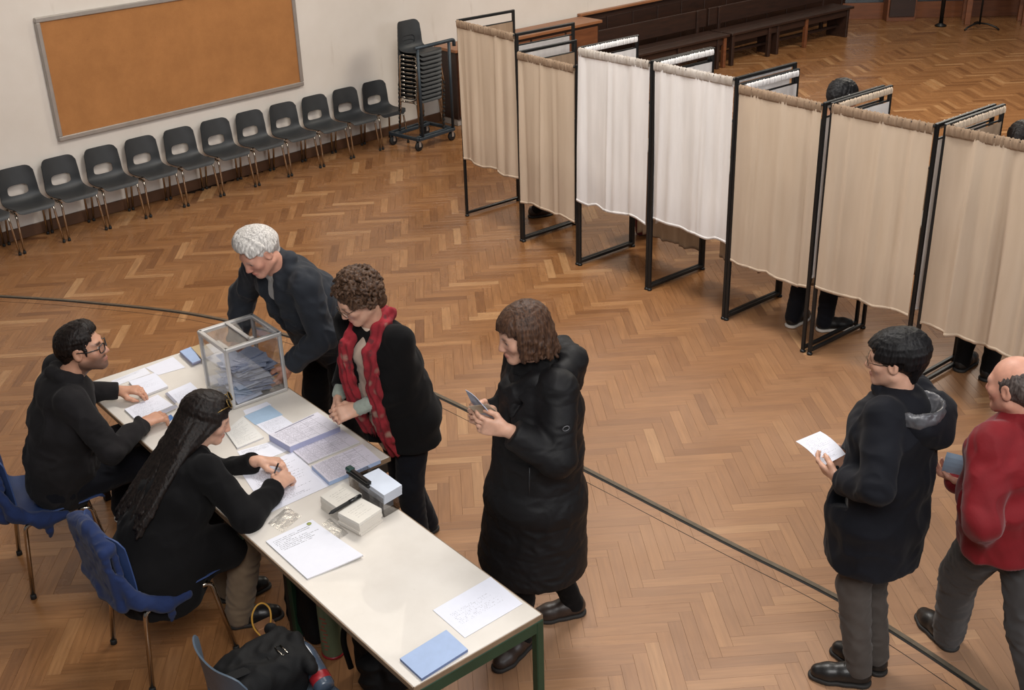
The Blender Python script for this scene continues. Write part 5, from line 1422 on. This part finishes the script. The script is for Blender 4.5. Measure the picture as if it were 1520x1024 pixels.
# ---- old man bending over the ballot box
p = Person('person', 'person with white hair in an anthracite jacket bending over the ballot box', (-1.02, 5.84), 226, 1.74,
           kp(411, 399, 5.60), A3(-1.00, 5.85, .90), kp(384, 374, 5.50), (-.66, -.62, -.62),
           {'L': (A3(-1.02, 5.62, 0), A3(-.86, 5.80, 0)), 'R': (A3(-1.28, 5.84, 0), A3(-1.10, 6.02, 0))}, kp(432, 541, 5.50), kp(352, 508, 5.80), {'L': (-.9, -.6, .1), 'R': (1, -.4, .2)}, shw=.185)
k = p.k
p.body(SK_C, {'L': dict(d=(.32, .55, -.85), palm=(.95, .1, .2), thumb=(.1, 1, .3), curl=.35), 'R': dict(d=(-.25, .5, -.9), palm=(-.9, .2, -.1), thumb=(-.1, .9, .3), curl=.55)}, .0, .5, brow=.5)
p.trousers(F_BLK_T, (.105, .078, .062)); p.shoes(S_BLK, S_SOLE)
V = Vox(.006); C0 = p.P
V.loft([(C0 - p.sp * .05, .17, .125), (C0 + p.sp * .2, .165, .125), (p.N - p.sp * .12, .17, .11), (p.N - p.sp * .02, .075, .07)], p.sr, .04); V.path([p.N + p.fr * .05 + p.sr * .035, p.N - p.fr * .04 + p.sr * .05 + p.sp * .01, p.N - p.fr * .04 - p.sr * .05 + p.sp * .01, p.N + p.fr * .05 - p.sr * .035], [.018, .022, .022, .018], .02)
p.part(V, 'shirt', F_SHIRT, 1, folds(.003, (20, 20, 20), 2))
V = Vox(.006)
V.loft([(C0 - p.sp * .10, .215, .175), (C0 + p.sp * .12, .222, .185), (C0 + p.sp * .32, .218, .175), (p.N - p.sp * .085, .20, .135), (p.N - p.sp * .02, .10, .09)], p.sr, .05)
p.sleeves(V, .080, .070, .054, .05, stop=.012); p.cuffs_cut(V, .075, .008); V.cut(C0 - p.sp * .13, -p.sp)
V.path([p.N + p.fr * .075 + p.sr * .06 - p.sp * .02, p.N + p.sr * .085, p.N - p.fr * .07 + p.sr * .05 + p.sp * .025, p.N - p.fr * .07 - p.sr * .05 + p.sp * .025, p.N - p.sr * .085, p.N + p.fr * .075 - p.sr * .06 - p.sp * .02], [.030, .034, .036, .036, .034, .030], .02)
# the open front
V.cone(p.N + p.fr * .15 - p.sp * .02, p.N + p.fr * .215 - p.sp * .34, .062, .028, .01, None, True); V.cone(p.N + p.fr * .06 + p.sp * .06, p.N + p.fr * .17 - p.sp * .12, .052, .062, .01, None, True)
jk = p.part(V, 'jacket', F_ANTH, 1, folds(.012, (12, 12, 12), 31))
for q in (-1, 1):
    mb = MB(); c_ = p.N - p.sp * .25 + p.sr * q * .09 + p.fr * .160; mb.box(c_, (.055, .02, .018), np.array([p.sr, p.fr, p.sp]), .003); mb.build('pocket_flap', F_ANTH, jk)
mb = MB(); mb.tube([p.N + p.fr * (.10 + .00 * i) - p.sp * (.03 + .06 * i) for i in range(5)], .0001, 4)
V = Vox(.004); H = p.H
V.ell(H(0, -.026, .036), A3(.082, .098, .086) * H.s, H.ax); V.cone(H(0, -.08, .0), H(0, -.066, -.055), .045 * H.s, .03 * H.s, .03)
V.ell(H(0, .122, -.018), A3(.090, .085, .078) * H.s, H.ax, .012, True)
for q in (-1, 1): V.ell(H(q * .088, .008, -.012), A3(.018, .026, .036) * H.s, H.ax, .006, True)
p.hairflow(V, (.083, .098, .087), lambda az: .62 if abs(az) < .7 else (.22 if abs(az) < 1.6 else -.25), 170, .0072, .005, None, (.035, .02, 0), .035, 8, k=.004)
p.part(V, 'hair', H_WHITE, 1, folds(.0012, (90, 90, 24), 2))
for q in 'LR':
    pass

# ---- woman with curly hair, red scarf
p = Person('person', 'person with curly brown hair, glasses and red patterned scarf over a black blazer', (-.57, 5.02), 230, 1.62,
           kp(551, 480, 4.89), A3(-.565, 5.03, .84), kp(531, 444, 4.82), (-.80, -.42, -.55),
           {'L': (A3(-.62, 4.80, 0), A3(-.48, 5.00, 0)), 'R': (A3(-.62, 5.06, 0), A3(-.44, 5.22, 0))}, kp(531, 607, 4.80), kp(503, 588, 4.98), {'L': (-.5, -1, -.7), 'R': (.6, -.6, -1)})
k = p.k
p.body(SK_A, {'L': dict(d=(.5, .85, -.1), palm=(.6, -.2, -.6), thumb=(.2, .3, .9), curl=.8), 'R': dict(d=(-.2, .7, -.6), palm=(-.75, -.3, -.3), thumb=(-.1, .6, .5), curl=.85)}, .0, .35)
p.trousers(F_JEAN, (.098, .072, .056)); p.shoes(S_BLK, S_SOLE)
V = Vox(.006); C0 = p.P
V.loft([(C0 - p.sp * .16, .175, .15), (C0 + p.sp * .02, .175, .155), (C0 + p.sp * .2, .160, .150), (p.N - p.sp * .14, .145, .120), (p.N - p.sp * .0, .065, .06)], p.sr, .04); V.cut(C0 - p.sp * .17, -p.sp)
p.part(V, 'jumper', F_KNIT, 1, folds(.004, (18, 18, 18), 2))
V = Vox(.006)
V.loft([(C0 + dn * .13, .215, .17), (C0, .212, .168), (C0 + p.sp * .17, .195, .158), (C0 + p.sp * .33, .195, .145), (p.N - p.sp * .09, .185, .115), (p.N - p.sp * .02, .09, .075)], p.sr, .05)
p.sleeves(V, .070, .062, .050, .05, stop=.055); p.cuffs_cut(V, .07, .050); V.cut(C0 + dn * .15, dn)
V.cone(p.N + p.fr * .16 + p.sp * .02, C0 + p.fr * .20 + dn * .2, .092, .100, .012, None, True)
bz = p.part(V, 'blazer', F_BLACK, 1, folds(.006, (12, 12, 9), 41))
for q in 'LR':
    V = Vox(.005); d = nrm(p.W[q] - p.E[q]); V.cone(p.W[q] - d * .075, p.W[q] - d * .008, .040 * k, .036 * k, .01); p.part(V, 'jumper_cuff', F_MINT, 1, folds(.003, (40, 40, 40), 1))
V = Vox(.005)
V.path([p.N + A3(.075, .02, .0), p.N + A3(.04, -.07, .03), p.N + A3(-.04, -.07, .03), p.N + A3(-.075, .02, .0)], [.034, .034, .034, .034], .02)
for q, ln in ((-1, .66), (1, .56)):
    pts = [p.N + A3(q * .075, .02, .0), p.N + A3(q * .072, .105, -.10)] + [p.N - p.sp * (.16 + (ln - .16) * t) + p.sr * q * (.088 - .018 * t) + p.fr * (.150 + .035 * math.sin(t * 2.4)) for t in np.linspace(0, 1, 6)]
    V.path(pts, [.034, .036] + [.040, .042, .042, .042, .040, .040], .02, (p.fr, .45))
sf = p.part(V, 'scarf', M_SCARF, 1, lambda v: .006 * np.sin(v[:, 0] * 160 + 6 * vnoise(v * 9)) + folds(.005, (30, 30, 8), 4)(v))
mb = MB(); rg2 = random.Random(5)
for q, ln in ((-1, .66), (1, .56)):
    e_ = p.N - p.sp * ln + p.sr * q * .052 + p.fr * .17
    for i in range(16):
        a = e_ + p.sr * rg2.uniform(-.035, .035) + p.fr * rg2.uniform(-.01, .01); mb.tube([a + p.sp * .02, a - p.sp * .015 + A3(rg2.uniform(-.01, .01), 0, 0), a - p.sp * .05 + A3(rg2.uniform(-.018, .018), .0, 0)], [.0022, .0018, .001], 4)
mb.build('fringe', M_SCARF, sf)
V = Vox(.004); H = p.H; rg2 = random.Random(12)
V.ell(H(0, -.028, .040), A3(.092, .104, .094) * H.s, H.ax); V.cone(H(0, -.07, .0), H(0, -.07, -.07), .066 * H.s, .045 * H.s, .03)
V.ell(H(0, .125, -.03), A3(.078, .090, .085) * H.s, H.ax, .012, True)
for i in range(230):
    az = rg2.uniform(-math.pi, math.pi); el = rg2.uniform(-.75, 1.5)
    if abs(az) < .85 and el < .42: continue
    if abs(az) < 1.35 and el < -.25: continue
    q = A3(.104 * math.cos(el) * math.sin(az), .112 * math.cos(el) * math.cos(az) - .028, .104 * math.sin(el) + .036)
    a = rg2.uniform(0, 6); rr = rg2.uniform(.010, .018); t1 = nrm(np.cross(q, A3(.3, .5, 1))); t2 = nrm(np.cross(q, t1))
    ring = [H(*(q + (t1 * math.cos(a + j * 1.1) + t2 * math.sin(a + j * 1.1)) * rr + nrm(q) * (.004 * j - .006))) for j in range(5)]
    V.path(ring, [.0065 * H.s] * 5, .004)
p.part(V, 'hair', H_CURL, 1, folds(.003, (90, 90, 90), 4))
p.glasses(basic('thin_metal_rim', (96, 84, 70), .3, .8), .021, True, .0015)

# ---- seated man with glasses
p = Person('person', 'person with short dark hair, beard and black-rimmed glasses seated in a charcoal jumper', (-2.30, 5.03), 27, 1.74,
           kp(98, 558, 5.00), A3(-2.30, 5.00, .535), kp(123, 517, 5.03), (.985, .10, .08),
           {'L': (g0(214, 746), g0(176, 776)), 'R': (A3(-1.78, 5.42, 0), A3(-1.98, 5.30, 0))}, at(177, 580, .80), at(213, 628, .80), seat=True, eh={'L': (-.7, -.3, -.8), 'R': (1, -.4, -.75)}, kh={'L': (-.15, .6, 1), 'R': (.1, .6, 1)})
k = p.k
p.body(SK_B, {'L': dict(d=(.45, .9, .05), palm=(.1, .1, -1), thumb=(1, 0, 0), curl=.75), 'R': dict(d=(-.35, .9, .0), palm=(-.2, .1, -1), thumb=(-1, .1, 0), curl=.7)}, .8, .3, brow=1.4)
p.trousers(F_JEAN, (.105, .080, .062)); p.shoes(S_SNK, S_SOLEW, 'sneaker', 1.05, S_LACEW)
V = Vox(.006); C0 = p.P
V.loft([(C0 - p.sp * .04, .195, .165), (C0 + p.sp * .12, .200, .170), (C0 + p.sp * .34, .205, .155), (p.N - p.sp * .085, .192, .120), (p.N - p.sp * .01, .085, .075)], p.sr, .05)
p.sleeves(V, .072, .060, .044, .05, stop=.01); p.cuffs_cut(V, .065, .006)
V.path([p.N + A3(.055, .055, .0), p.N + A3(.06, -.03, .03), p.N + A3(0, -.068, .038), p.N + A3(-.06, -.03, .03), p.N + A3(-.055, .055, .0)], [.020, .024, .026, .024, .020], .02)
p.part(V, 'jumper', F_SWEAT, 1, folds(.011, (12, 12, 11), 51))
V = Vox(.004); H = p.H
V.ell(H(0, -.024, .040), A3(.081, .098, .086) * H.s, H.ax); V.cone(H(0, -.082, .0), H(0, -.068, -.06), .045 * H.s, .034 * H.s, .03)
V.ell(H(0, .120, -.030), A3(.085, .088, .085) * H.s, H.ax, .010, True)
for q in (-1, 1):
    V.ell(H(q * .088, .006, -.012), A3(.018, .022, .036) * H.s, H.ax, .006, True); V.cone(H(q * .069, .030, .015), H(q * .066, .028, -.015), .008 * H.s, .004 * H.s, .008)
p.hairflow(V, (.082, .099, .090), lambda az: .58 if abs(az) < .7 else (.30 if abs(az) < 1.7 else -.2), 150, .0075, .006, None, (.0, .03, 0), .05, 11, k=.004)
p.part(V, 'hair', H_DARK, 1, folds(.002, (80, 80, 60), 2))
p.glasses(basic('black_acetate', (18, 17, 18), .25), .022, False, .0028)

# ---- long-haired woman writing
p = Person('person', 'person with long dark hair and sunglasses pushed up, seated in a black coat and writing', (-1.60, 4.34), 36, 1.66,
           kp(288, 668, 4.50), A3(-1.66, 4.28, .525), kp(308, 622, 4.58), (.90, .16, -.40),
           {'L': (A3(-1.28, 4.74, 0), A3(-1.50, 4.64, 0)), 'R': (g0(398, 918), g0(340, 930))}, at(384, 684, .800), at(412, 719, .800), seat=True, eh={'L': (-.8, -.5, -.6), 'R': (1, -.5, -.5)}, kh={'L': (-.1, .6, 1), 'R': (.1, .6, 1)})
k = p.k
p.body(SK_A, {'L': dict(d=(.6, .8, -.05), palm=(.3, .1, -1), thumb=(.8, -.3, .5), curl=.8), 'R': dict(d=(-.5, .85, -.05), palm=(-.5, .1, -.8), thumb=(-.7, .2, .6), curl=.95)}, .0, .3)
p.trousers(F_KHAKI, (.10, .078, .074), amp=.006, hemr=.066); p.shoes(S_BLK, S_SOLE)
V = Vox(.007); C0 = p.P
V.loft([(C0 - p.sp * .02, .205, .18), (C0 + p.sp * .14, .20, .175), (C0 + p.sp * .32, .20, .150), (p.N - p.sp * .085, .180, .120), (p.N - p.sp * .01, .09, .08)], p.sr, .05)
p.sleeves(V, .070, .064, .052, .05, stop=.03); p.cuffs_cut(V, .07, .026)
# coat skirts over the thighs and hanging beside the seat
for q in 'LR':
    V.cone(p.hip[q], p.hip[q] * .25 + p.K[q] * .75, .125, .105, .06)
V.loft([(C0 + A3(.02, .03, -.17), .215, .20), (C0 + A3(.01, -.02, -.02), .21, .19)], A3(1, 0, 0), .06)
V.cut(C0 + A3(0, 0, -.19), dn)
p.part(V, 'coat', F_BLACK, 1, folds(.007, (12, 12, 9), 61))
V = Vox(.0045); H = p.H
V.ell(H(0, -.020, .038), A3(.083, .102, .088) * H.s, H.ax); V.ell(H(0, .112, -.03), A3(.060, .080, .088) * H.s, H.ax, .012, True)
bk = nrm(A3(0, -1, 0)); tgt = p.N - p.sp * .42 - p.fr * .15
def ext2(az, q, rg):
    if abs(az) < .95: return []
    w0 = H(*q); out = []; n = 7; side = math.sin(az); fr_ = False
    e_ = (p.N + p.sr * side * .115 + p.fr * (.10 if fr_ else -.165) - p.sp * (.34 if fr_ else .36 + rg.uniform(-.06, .05))) + A3(rg.uniform(-.02, .02), rg.uniform(-.02, .02), 0)
    mid = p.N + p.sr * side * .105 + p.fr * (.04 if fr_ else -.125) - p.sp * .03
    ph = rg.uniform(0, 6)
    for j in range(1, n + 1):
        t = j / n; b = (1 - t) ** 2 * w0 + 2 * t * (1 - t) * mid + t * t * e_
        out.append(H.inv(b[None])[0] + A3(.006 * math.sin(ph + t * 9), .006 * math.cos(ph + t * 8), 0))
    return out
p.hairflow(V, (.083, .103, .090), lambda az: .58 if abs(az) < .6 else (.30 if abs(az) < .95 else -.02), 190, .0095, .005, ext2, (.0, .0, 0), .05, 14, k=.005)
p.part(V, 'hair', H_DARK, 1, folds(.0015, (90, 90, 14), 4))
H = p.H; mb = MB(); gl = MB()
tilt = Head(H(0, .058, .112), H.f * .62 + H.u * .78, -H.f * .78 + H.u * .62, H.s)
for q in (-1, 1):
    pts = [tilt(q * .036 + .026 * math.cos(a), .012, .020 * math.sin(a)) for a in np.linspace(0, 6.283, 15)[:-1]]
    mb.tube(pts, .0026, 5, False, True); gl.add([np.mean(pts, 0)] + pts, [(0, i + 1, (i + 1) % 14 + 1) for i in range(14)])
    mb.tube([tilt(q * .062, .010, .0), H(q * .088, .0, .062), H(q * .090, -.04, .03)], .0026, 5)
mb.tube([tilt(-.012, .014, 0), tilt(.012, .014, 0)], .0026, 5)
sg = mb.build('sunglasses', basic('gold_black_rim', (120, 96, 52), .25, .7), p.root); gl.build('lens', basic('dark_lens', (14, 13, 12), .08), sg)
pa, pb = at(413, 688, .87), at(407, 703, .80)
pn = thing('pen', 'thin dark pen in the long-haired person\'s writing hand', 'pen', pa)
mb = MB(); mb.tube([(pb - pa) * 0, (pb - pa) * .5], .0042, 8); mb.build('barrel', M_RUB, pn); mb = MB(); mb.tube([(pb - pa) * .5, (pb - pa) * .95, (pb - pa)], [.0042, .0036, .001], 8); mb.build('tip', basic('pen_grey', (86, 92, 98), .35), pn)

# ---- voters in the booths
def voter(label, base, hd, H_, coat, trous, shoe, sole, hairm, sk, head_tilt=-.35, feet=None, bow=0.0, shkind='sneaker'):
    a = R(hd); f = A3(math.cos(a), math.sin(a), 0); r_ = A3(f[1], -f[0], 0); b = A3(*base, 0); kk = H_ / 1.7
    P_ = b + A3(0, 0, .88 * kk); N_ = b + f * (.05 + bow) + A3(0, 0, (1.405 - bow * .5) * kk); Hc_ = N_ + f * (.05 + bow * .4) + A3(0, 0, (.175 - bow * .1) * kk)
    feet = feet or {'L': (b - r_ * .11 + f * .16, b - r_ * .09 - f * .09), 'R': (b + r_ * .11 + f * .16, b + r_ * .09 - f * .09)}
    p = Person('person', label, base, hd, H_, N_, P_, Hc_, f + A3(0, 0, head_tilt), feet, b + f * .30 - r_ * .14 + A3(0, 0, 1.03 * kk), b + f * .30 + r_ * .14 + A3(0, 0, 1.03 * kk))
    p.body(sk, {}, 0, .3, .0065); p.trousers(trous, (.095, .068, .055), .009); p.shoes(shoe, sole, shkind, 1.05)
    V = Vox(.009); C0 = p.P
    V.loft([(C0 + dn * .08, .20, .155), (C0 + p.sp * .2, .205, .155), (C0 + p.sp * .36, .205, .15), (p.N - p.sp * .08, .185, .12), (p.N - p.sp * .01, .085, .08)], p.sr, .05); p.sleeves(V, .078, .066, .053, .05); V.cut(C0 + dn * .10, dn)
    p.part(V, 'jacket', coat, 1, folds(.006, (12, 12, 10), 3))
    V = Vox(.005); H = p.H; V.ell(H(0, -.024, .036), A3(.082, .10, .086) * H.s, H.ax); V.cone(H(0, -.08, .0), H(0, -.066, -.055), .045 * H.s, .03 * H.s, .03)
    V.ell(H(0, .122, -.022), A3(.09, .088, .08) * H.s, H.ax, .012, True)
    p.hairflow(V, (.083, .10, .088), lambda az: .55 if abs(az) < .7 else (.2 if abs(az) < 1.6 else -.25), 60, .0070, .001, None, (0, 0, 0), .10, 5)
    p.part(V, 'hair', hairm, 1, folds(.003, (60, 60, 40), 3)); return p
voter('person voting in the fifth booth, dark hair above the curtain and black trousers below it', (2.19, 7.62), 36, 1.78, F_BLACK, F_JEAN, S_BLK, S_SOLEW, H_BLACK, SK_B, -.35,
      {'L': (g0(1198, 470), g0(1170, 487)), 'R': (g0(1262, 486), g0(1212, 491))})
voter('person in the booth at the right edge, only dark hair showing over the curtain', (3.10, 6.82), 40, 1.68, F_NAVY, F_BLK_T, S_BLK, S_SOLE, H_DARK, SK_A, -.3)
voter('person in the second booth, only a brown shoe and dark trouser end showing', (.60, 9.46), 20, 1.45, F_BLACK, F_BLK_T, S_BRN, S_SOLE, H_BROWN, SK_A, -.9, {'R': (g0(818, 318), g0(786, 323)), 'L': (g0(838, 303), g0(806, 307))}, .16, 'shoe')

# ------------------------------------------------------------------ chairs of the officials, bags under the table
M_BLUECH = basic('blue_plastic', (46, 66, 110), .6, 0, .12, 9, .15, 200); M_BLGREY = basic('blue_grey_plastic', (70, 84, 98), .5, 0, .1, 9, .1, 200)
F_DENIM = fabric('blue_denim_jacket', (34, 47, 84), .9, 420, .35, .1)
def big_chair(label, rear_l, rear_r, mat, slot=False):
    """stood by its two rear feet"""
    m_ = (rear_l + rear_r) / 2; d = nrm(rear_r - rear_l); f = A3(-d[1], d[0], 0); rz = math.atan2(d[1], d[0])
    t = make_chair('shell_chair', label, None, mat, .43, .43, .445, .80, slot, .0115, .05)
    t.location = m_ + f * .205; t.rotation_euler = (0, 0, rz); t['category'] = 'chair'
    if 'group' in t: del t['group']
    return t
def rear_from_top(tp_, hd):
    f = A3(math.cos(R(hd)), math.sin(R(hd)), 0); r_ = A3(f[1], -f[0], 0); m_ = tp_ * A3(1, 1, 0) + f * .045
    return m_ - r_ * .2, m_ + r_ * .2
ca = big_chair('blue shell chair with chrome legs under the seated man, cut off at the left', at(28, 822), at(50, 890), M_BLUECH)
cb = big_chair('blue shell chair with chrome legs under the long-haired person', at(172, 960), at(222, 1022), M_BLUECH)
cc = big_chair('blue-grey shell chair with slotted back in the foreground, carrying a black bag', *rear_from_top(at(303, 985, .79), 40), M_BLGREY, True)
def chair_pt(c, x, y, z):
    a = c.rotation_euler.z; return A3(c.location[0] + x * math.cos(a) - y * math.sin(a), c.location[1] + x * math.sin(a) + y * math.cos(a), z)
def blob(name, label, cat, mat, build, disp, parts=(), h=.006, root=None):
    V = Vox(h); build(V); v, q = V.mesh(1, disp); o = v.mean(0); o[2] = v[:, 2].min()
    t = thing(name, label, cat, o)
    obj('body', raw_mesh('body', v - o, q, mat, True), t)
    return t, o
def jk(c, s):
    """a jacket hung over the backrest, its hem and one sleeve falling past the seat"""
    def b(V):
        a = c.rotation_euler.z; AX = np.array([A3(math.cos(a), math.sin(a), 0), A3(-math.sin(a), math.cos(a), 0), A3(0, 0, 1)])
        q = lambda x, y, z: chair_pt(c, x, y, z)
        lean = np.array([AX[0], nrm(AX[1] - AX[2] * -.10), nrm(AX[2] - AX[1] * .10)])
        V.box(q(0, -.262, .63), (.20, .016, .155), lean, .014, .03); V.box(q(0, -.222, .70), (.175, .012, .085), lean, .010, .03)
        V.path([q(-.165, -.252, .775), q(0, -.256, .80), q(.165, -.252, .775)], .026, .03)
        V.path([q(-.17, -.245, .48), q(0, -.245, .465), q(.17, -.235, .47)], [.026, .030, .030], .04)
        V.path([q(s * .20, -.235, .62), q(s * .222, -.19, .50), q(s * .226, -.08, .435), q(s * .222, .03, .425)], [.020, .032, .036, .022], .03)
        V.path([q(s * .226, -.06, .42), q(s * .232, -.055, .37), q(s * .228, -.06, .335)], [.022, .013, .009], .02)
    return b
blob('folded_jacket', 'dark blue jacket hung over the back of the seated man\'s chair', 'jacket', F_DENIM, jk(ca, 1), folds(.005, (18, 18, 18), 3))
blob('folded_jacket', 'dark blue jacket hung over the back of the long-haired person\'s chair', 'jacket', F_DENIM, jk(cb, 1), folds(.005, (18, 18, 18), 7))
# black bag on the foreground chair
bc = chair_pt(cc, -.06, -.015, .445)
M_NYL = basic('black_nylon', (16, 16, 17), .7, 0, .15, 10, .25, 220, (1, 1, 1), 0, .2)
ca_, sa_ = math.cos(cc.rotation_euler.z), math.sin(cc.rotation_euler.z); BX = np.array([A3(ca_, sa_, 0), A3(-sa_, ca_, 0), A3(0, 0, 1)])
def bag1(V):
    V.box(bc + A3(0, 0, .10), (.125, .155, .090), BX, .055, .01); V.box(bc + BX[1] * .03 + A3(0, 0, .15), (.11, .12, .05), BX, .045, .03)
    V.path([bc + BX[0] * -.15 + BX[1] * .14 + A3(0, 0, .16), bc + BX[1] * .165 + A3(0, 0, .185), bc + BX[0] * .15 + BX[1] * .14 + A3(0, 0, .16)], .022, .03)
bg, bo = blob('black_bag', 'black padded bag lying on the foreground blue-grey chair', 'bag', M_NYL, bag1, folds(.011, (13, 13, 13), 3))
mb = MB()
for a, b in ((-.16, .02), (.02, .2)): mb.bar(bc + BX[1] * a + BX[0] * .03 + A3(0, 0, .205) - bo, bc + BX[1] * b + BX[0] * .05 + A3(0, 0, .20 if b < .1 else .09) - bo, .045, .007, bev=.003)
mb.build('strap', M_NYL, bg)
mb = MB(); c_ = bc + BX[1] * .08 + BX[0] * .04 + A3(0, 0, .210) - bo; mb.tube([c_ + BX[0] * x + BX[1] * y for x, y in ((-.03, -.012), (.03, -.012), (.03, .012), (-.03, .012))], .0035, 6, False, True); mb.build('buckle', M_CHROME, bg)
# bottle lying beside the bag, partly outside the seat
def bottle(name, label, base, axis, prof, mats, cat='bottle'):
    z = nrm(axis); x = nrm(np.cross(z, A3(.3, .9, .1))); y = np.cross(z, x); ax = np.array([x, y, z])
    t = thing(name, label, cat, base)
    for nm, pr, mt in prof:
        mb = MB(); mb.lathe(pr, (0, 0, 0), 22, ax); mb.build(nm, mt, t)
    return t, ax
M_WATER = basic('blue_grey_bottle', (66, 78, 94), .25, 0, .12, 12, 0, 60, (1, 1, 1), 0, .6); M_REDC = basic('red_plastic', (146, 30, 38), .4)
b0 = chair_pt(cc, .115, -.10, .50)
bt, ax = bottle('drink_bottle', 'blue-grey bottle with red band lying beside the black bag', at(484, 1022, .50), at(452, 965, .57) - at(484, 1022, .50),
       [('body', [(.001, 0), (.036, .0), (.040, .01), (.040, .16), (.034, .19), (.022, .215), (.001, .218)], M_WATER), ('band', [(.0405, .03), (.0412, .031), (.0412, .062), (.0405, .063)], M_REDC), ('cap', [(.001, .212), (.020, .212), (.020, .240), (.001, .243)], M_ALU)], None)
mb = MB()
for i in range(7):
    an = 2.2; mb.box(np.array([.0405 * math.cos(an), .0405 * math.sin(an), .075 + .013 * i]) @ ax, (.002, .012, .007), np.array([ax[0] * math.cos(an) + ax[1] * math.sin(an), -ax[0] * math.sin(an) + ax[1] * math.cos(an), ax[2]]))
mb.build('pale_lettering', basic('pale_print', (206, 206, 208), .5), bt)
# under the table
ub = at(457, 945, 0)
blob('shopping_bag', 'tall black bag standing under the table behind the green canister', 'bag', M_NYL, lambda V: V.box(ub + A3(.03, .06, .20), (.09, .13, .20), np.array([TN, TU, A3(0, 0, 1)]), .04), folds(.010, (10, 10, 8), 5))
gb = at(494, 975, 0)
M_GRN = basic('sage_green_paint', (104, 118, 92), .5, 0, .1, 8)
gt, gax = bottle('green_canister', 'green canister with red top standing under the table', gb + A3(.0, .03, 0), A3(0, 0, 1),
       [('body', [(.001, .012), (.050, .012), (.053, .02), (.053, .29), (.045, .31), (.001, .312)], M_GRN), ('red_top', [(.050, .30), (.054, .302), (.054, .345), (.040, .375), (.018, .385), (.001, .386)], M_REDC), ('red_base', [(.001, 0), (.052, 0), (.055, .004), (.055, .014), (.001, .016)], M_REDC)], 'canister')
mb = MB()
for i in range(9):
    an = -2.0 + .12 * math.sin(i * 2); mb.box(np.array([.0530 * math.cos(an), .0530 * math.sin(an), .06 + .022 * i]), (.0015, .016 + .008 * (i % 3), .008), np.array([A3(math.cos(an), math.sin(an), 0), A3(-math.sin(an), math.cos(an), 0), A3(0, 0, 1)]))
mb.build('red_lettering', basic('faded_red_print', (150, 84, 70), .6), gt)
ug = at(578, 1002, 0)
gk, go = blob('backpack', 'black backpack standing under the green-framed table', 'bag', M_NYL, lambda V: (V.box(ug + A3(.02, .0, .19), (.13, .15, .19), np.array([TN, TU, A3(0, 0, 1)]), .07), V.box(ug + A3(-.02, -.10, .13), (.10, .05, .10), np.array([TN, TU, A3(0, 0, 1)]), .04, .02)), folds(.011, (11, 11, 10), 9))
mb = MB(); q_ = ug - go; mb.tube(bend([q_ + A3(-.16, .05, .34), q_ + A3(-.20, .02, .20), q_ + A3(-.17, .0, .05)], .06), .014, 8); mb.build('strap', M_NYL, gk)
# paper carrier with the yellow cord handle by the woman's feet
pb_ = at(398, 962, 0); t = thing('paper_carrier', 'small brown paper carrier with a looped yellow cord handle', 'bag', pb_, R(38))
mb = MB(); mb.box((0, 0, .075), (.09, .06, .15), None, .004); mb.build('body', basic('kraft_paper', (140, 98, 66), .8, 0, .12, 14, .3, 30), t)
lp = [at(x, y, z) - pb_ for x, y, z in ((388, 945, .15), (377, 932, .20), (374, 915, .26), (380, 900, .30), (390, 895, .31), (400, 903, .30), (402, 920, .25), (398, 936, .19), (390, 944, .15))]
ca2, sa2 = math.cos(-R(38)), math.sin(-R(38)); lp = [A3(q[0] * ca2 - q[1] * sa2, q[0] * sa2 + q[1] * ca2, q[2]) for q in lp]
mb = MB(); mb.tube(smooth_poly(lp, 4), .0045, 6); mb.build('cord_handle', basic('yellow_cord', (196, 148, 62), .6), t)
# dark red cloth bag behind the white booths
rb = at(957, 350, 0)
blob('red_bag', 'dark red cloth bag standing behind the two white-curtained booths', 'bag', fabric('maroon_cloth', (98, 32, 36), .9), lambda V: V.box(rb + A3(.02, .05, .17), (.10, .07, .17), None, .04), folds(.008, (12, 12, 10), 2))
# a wide belt of small things on the parka table edge is not visible from here
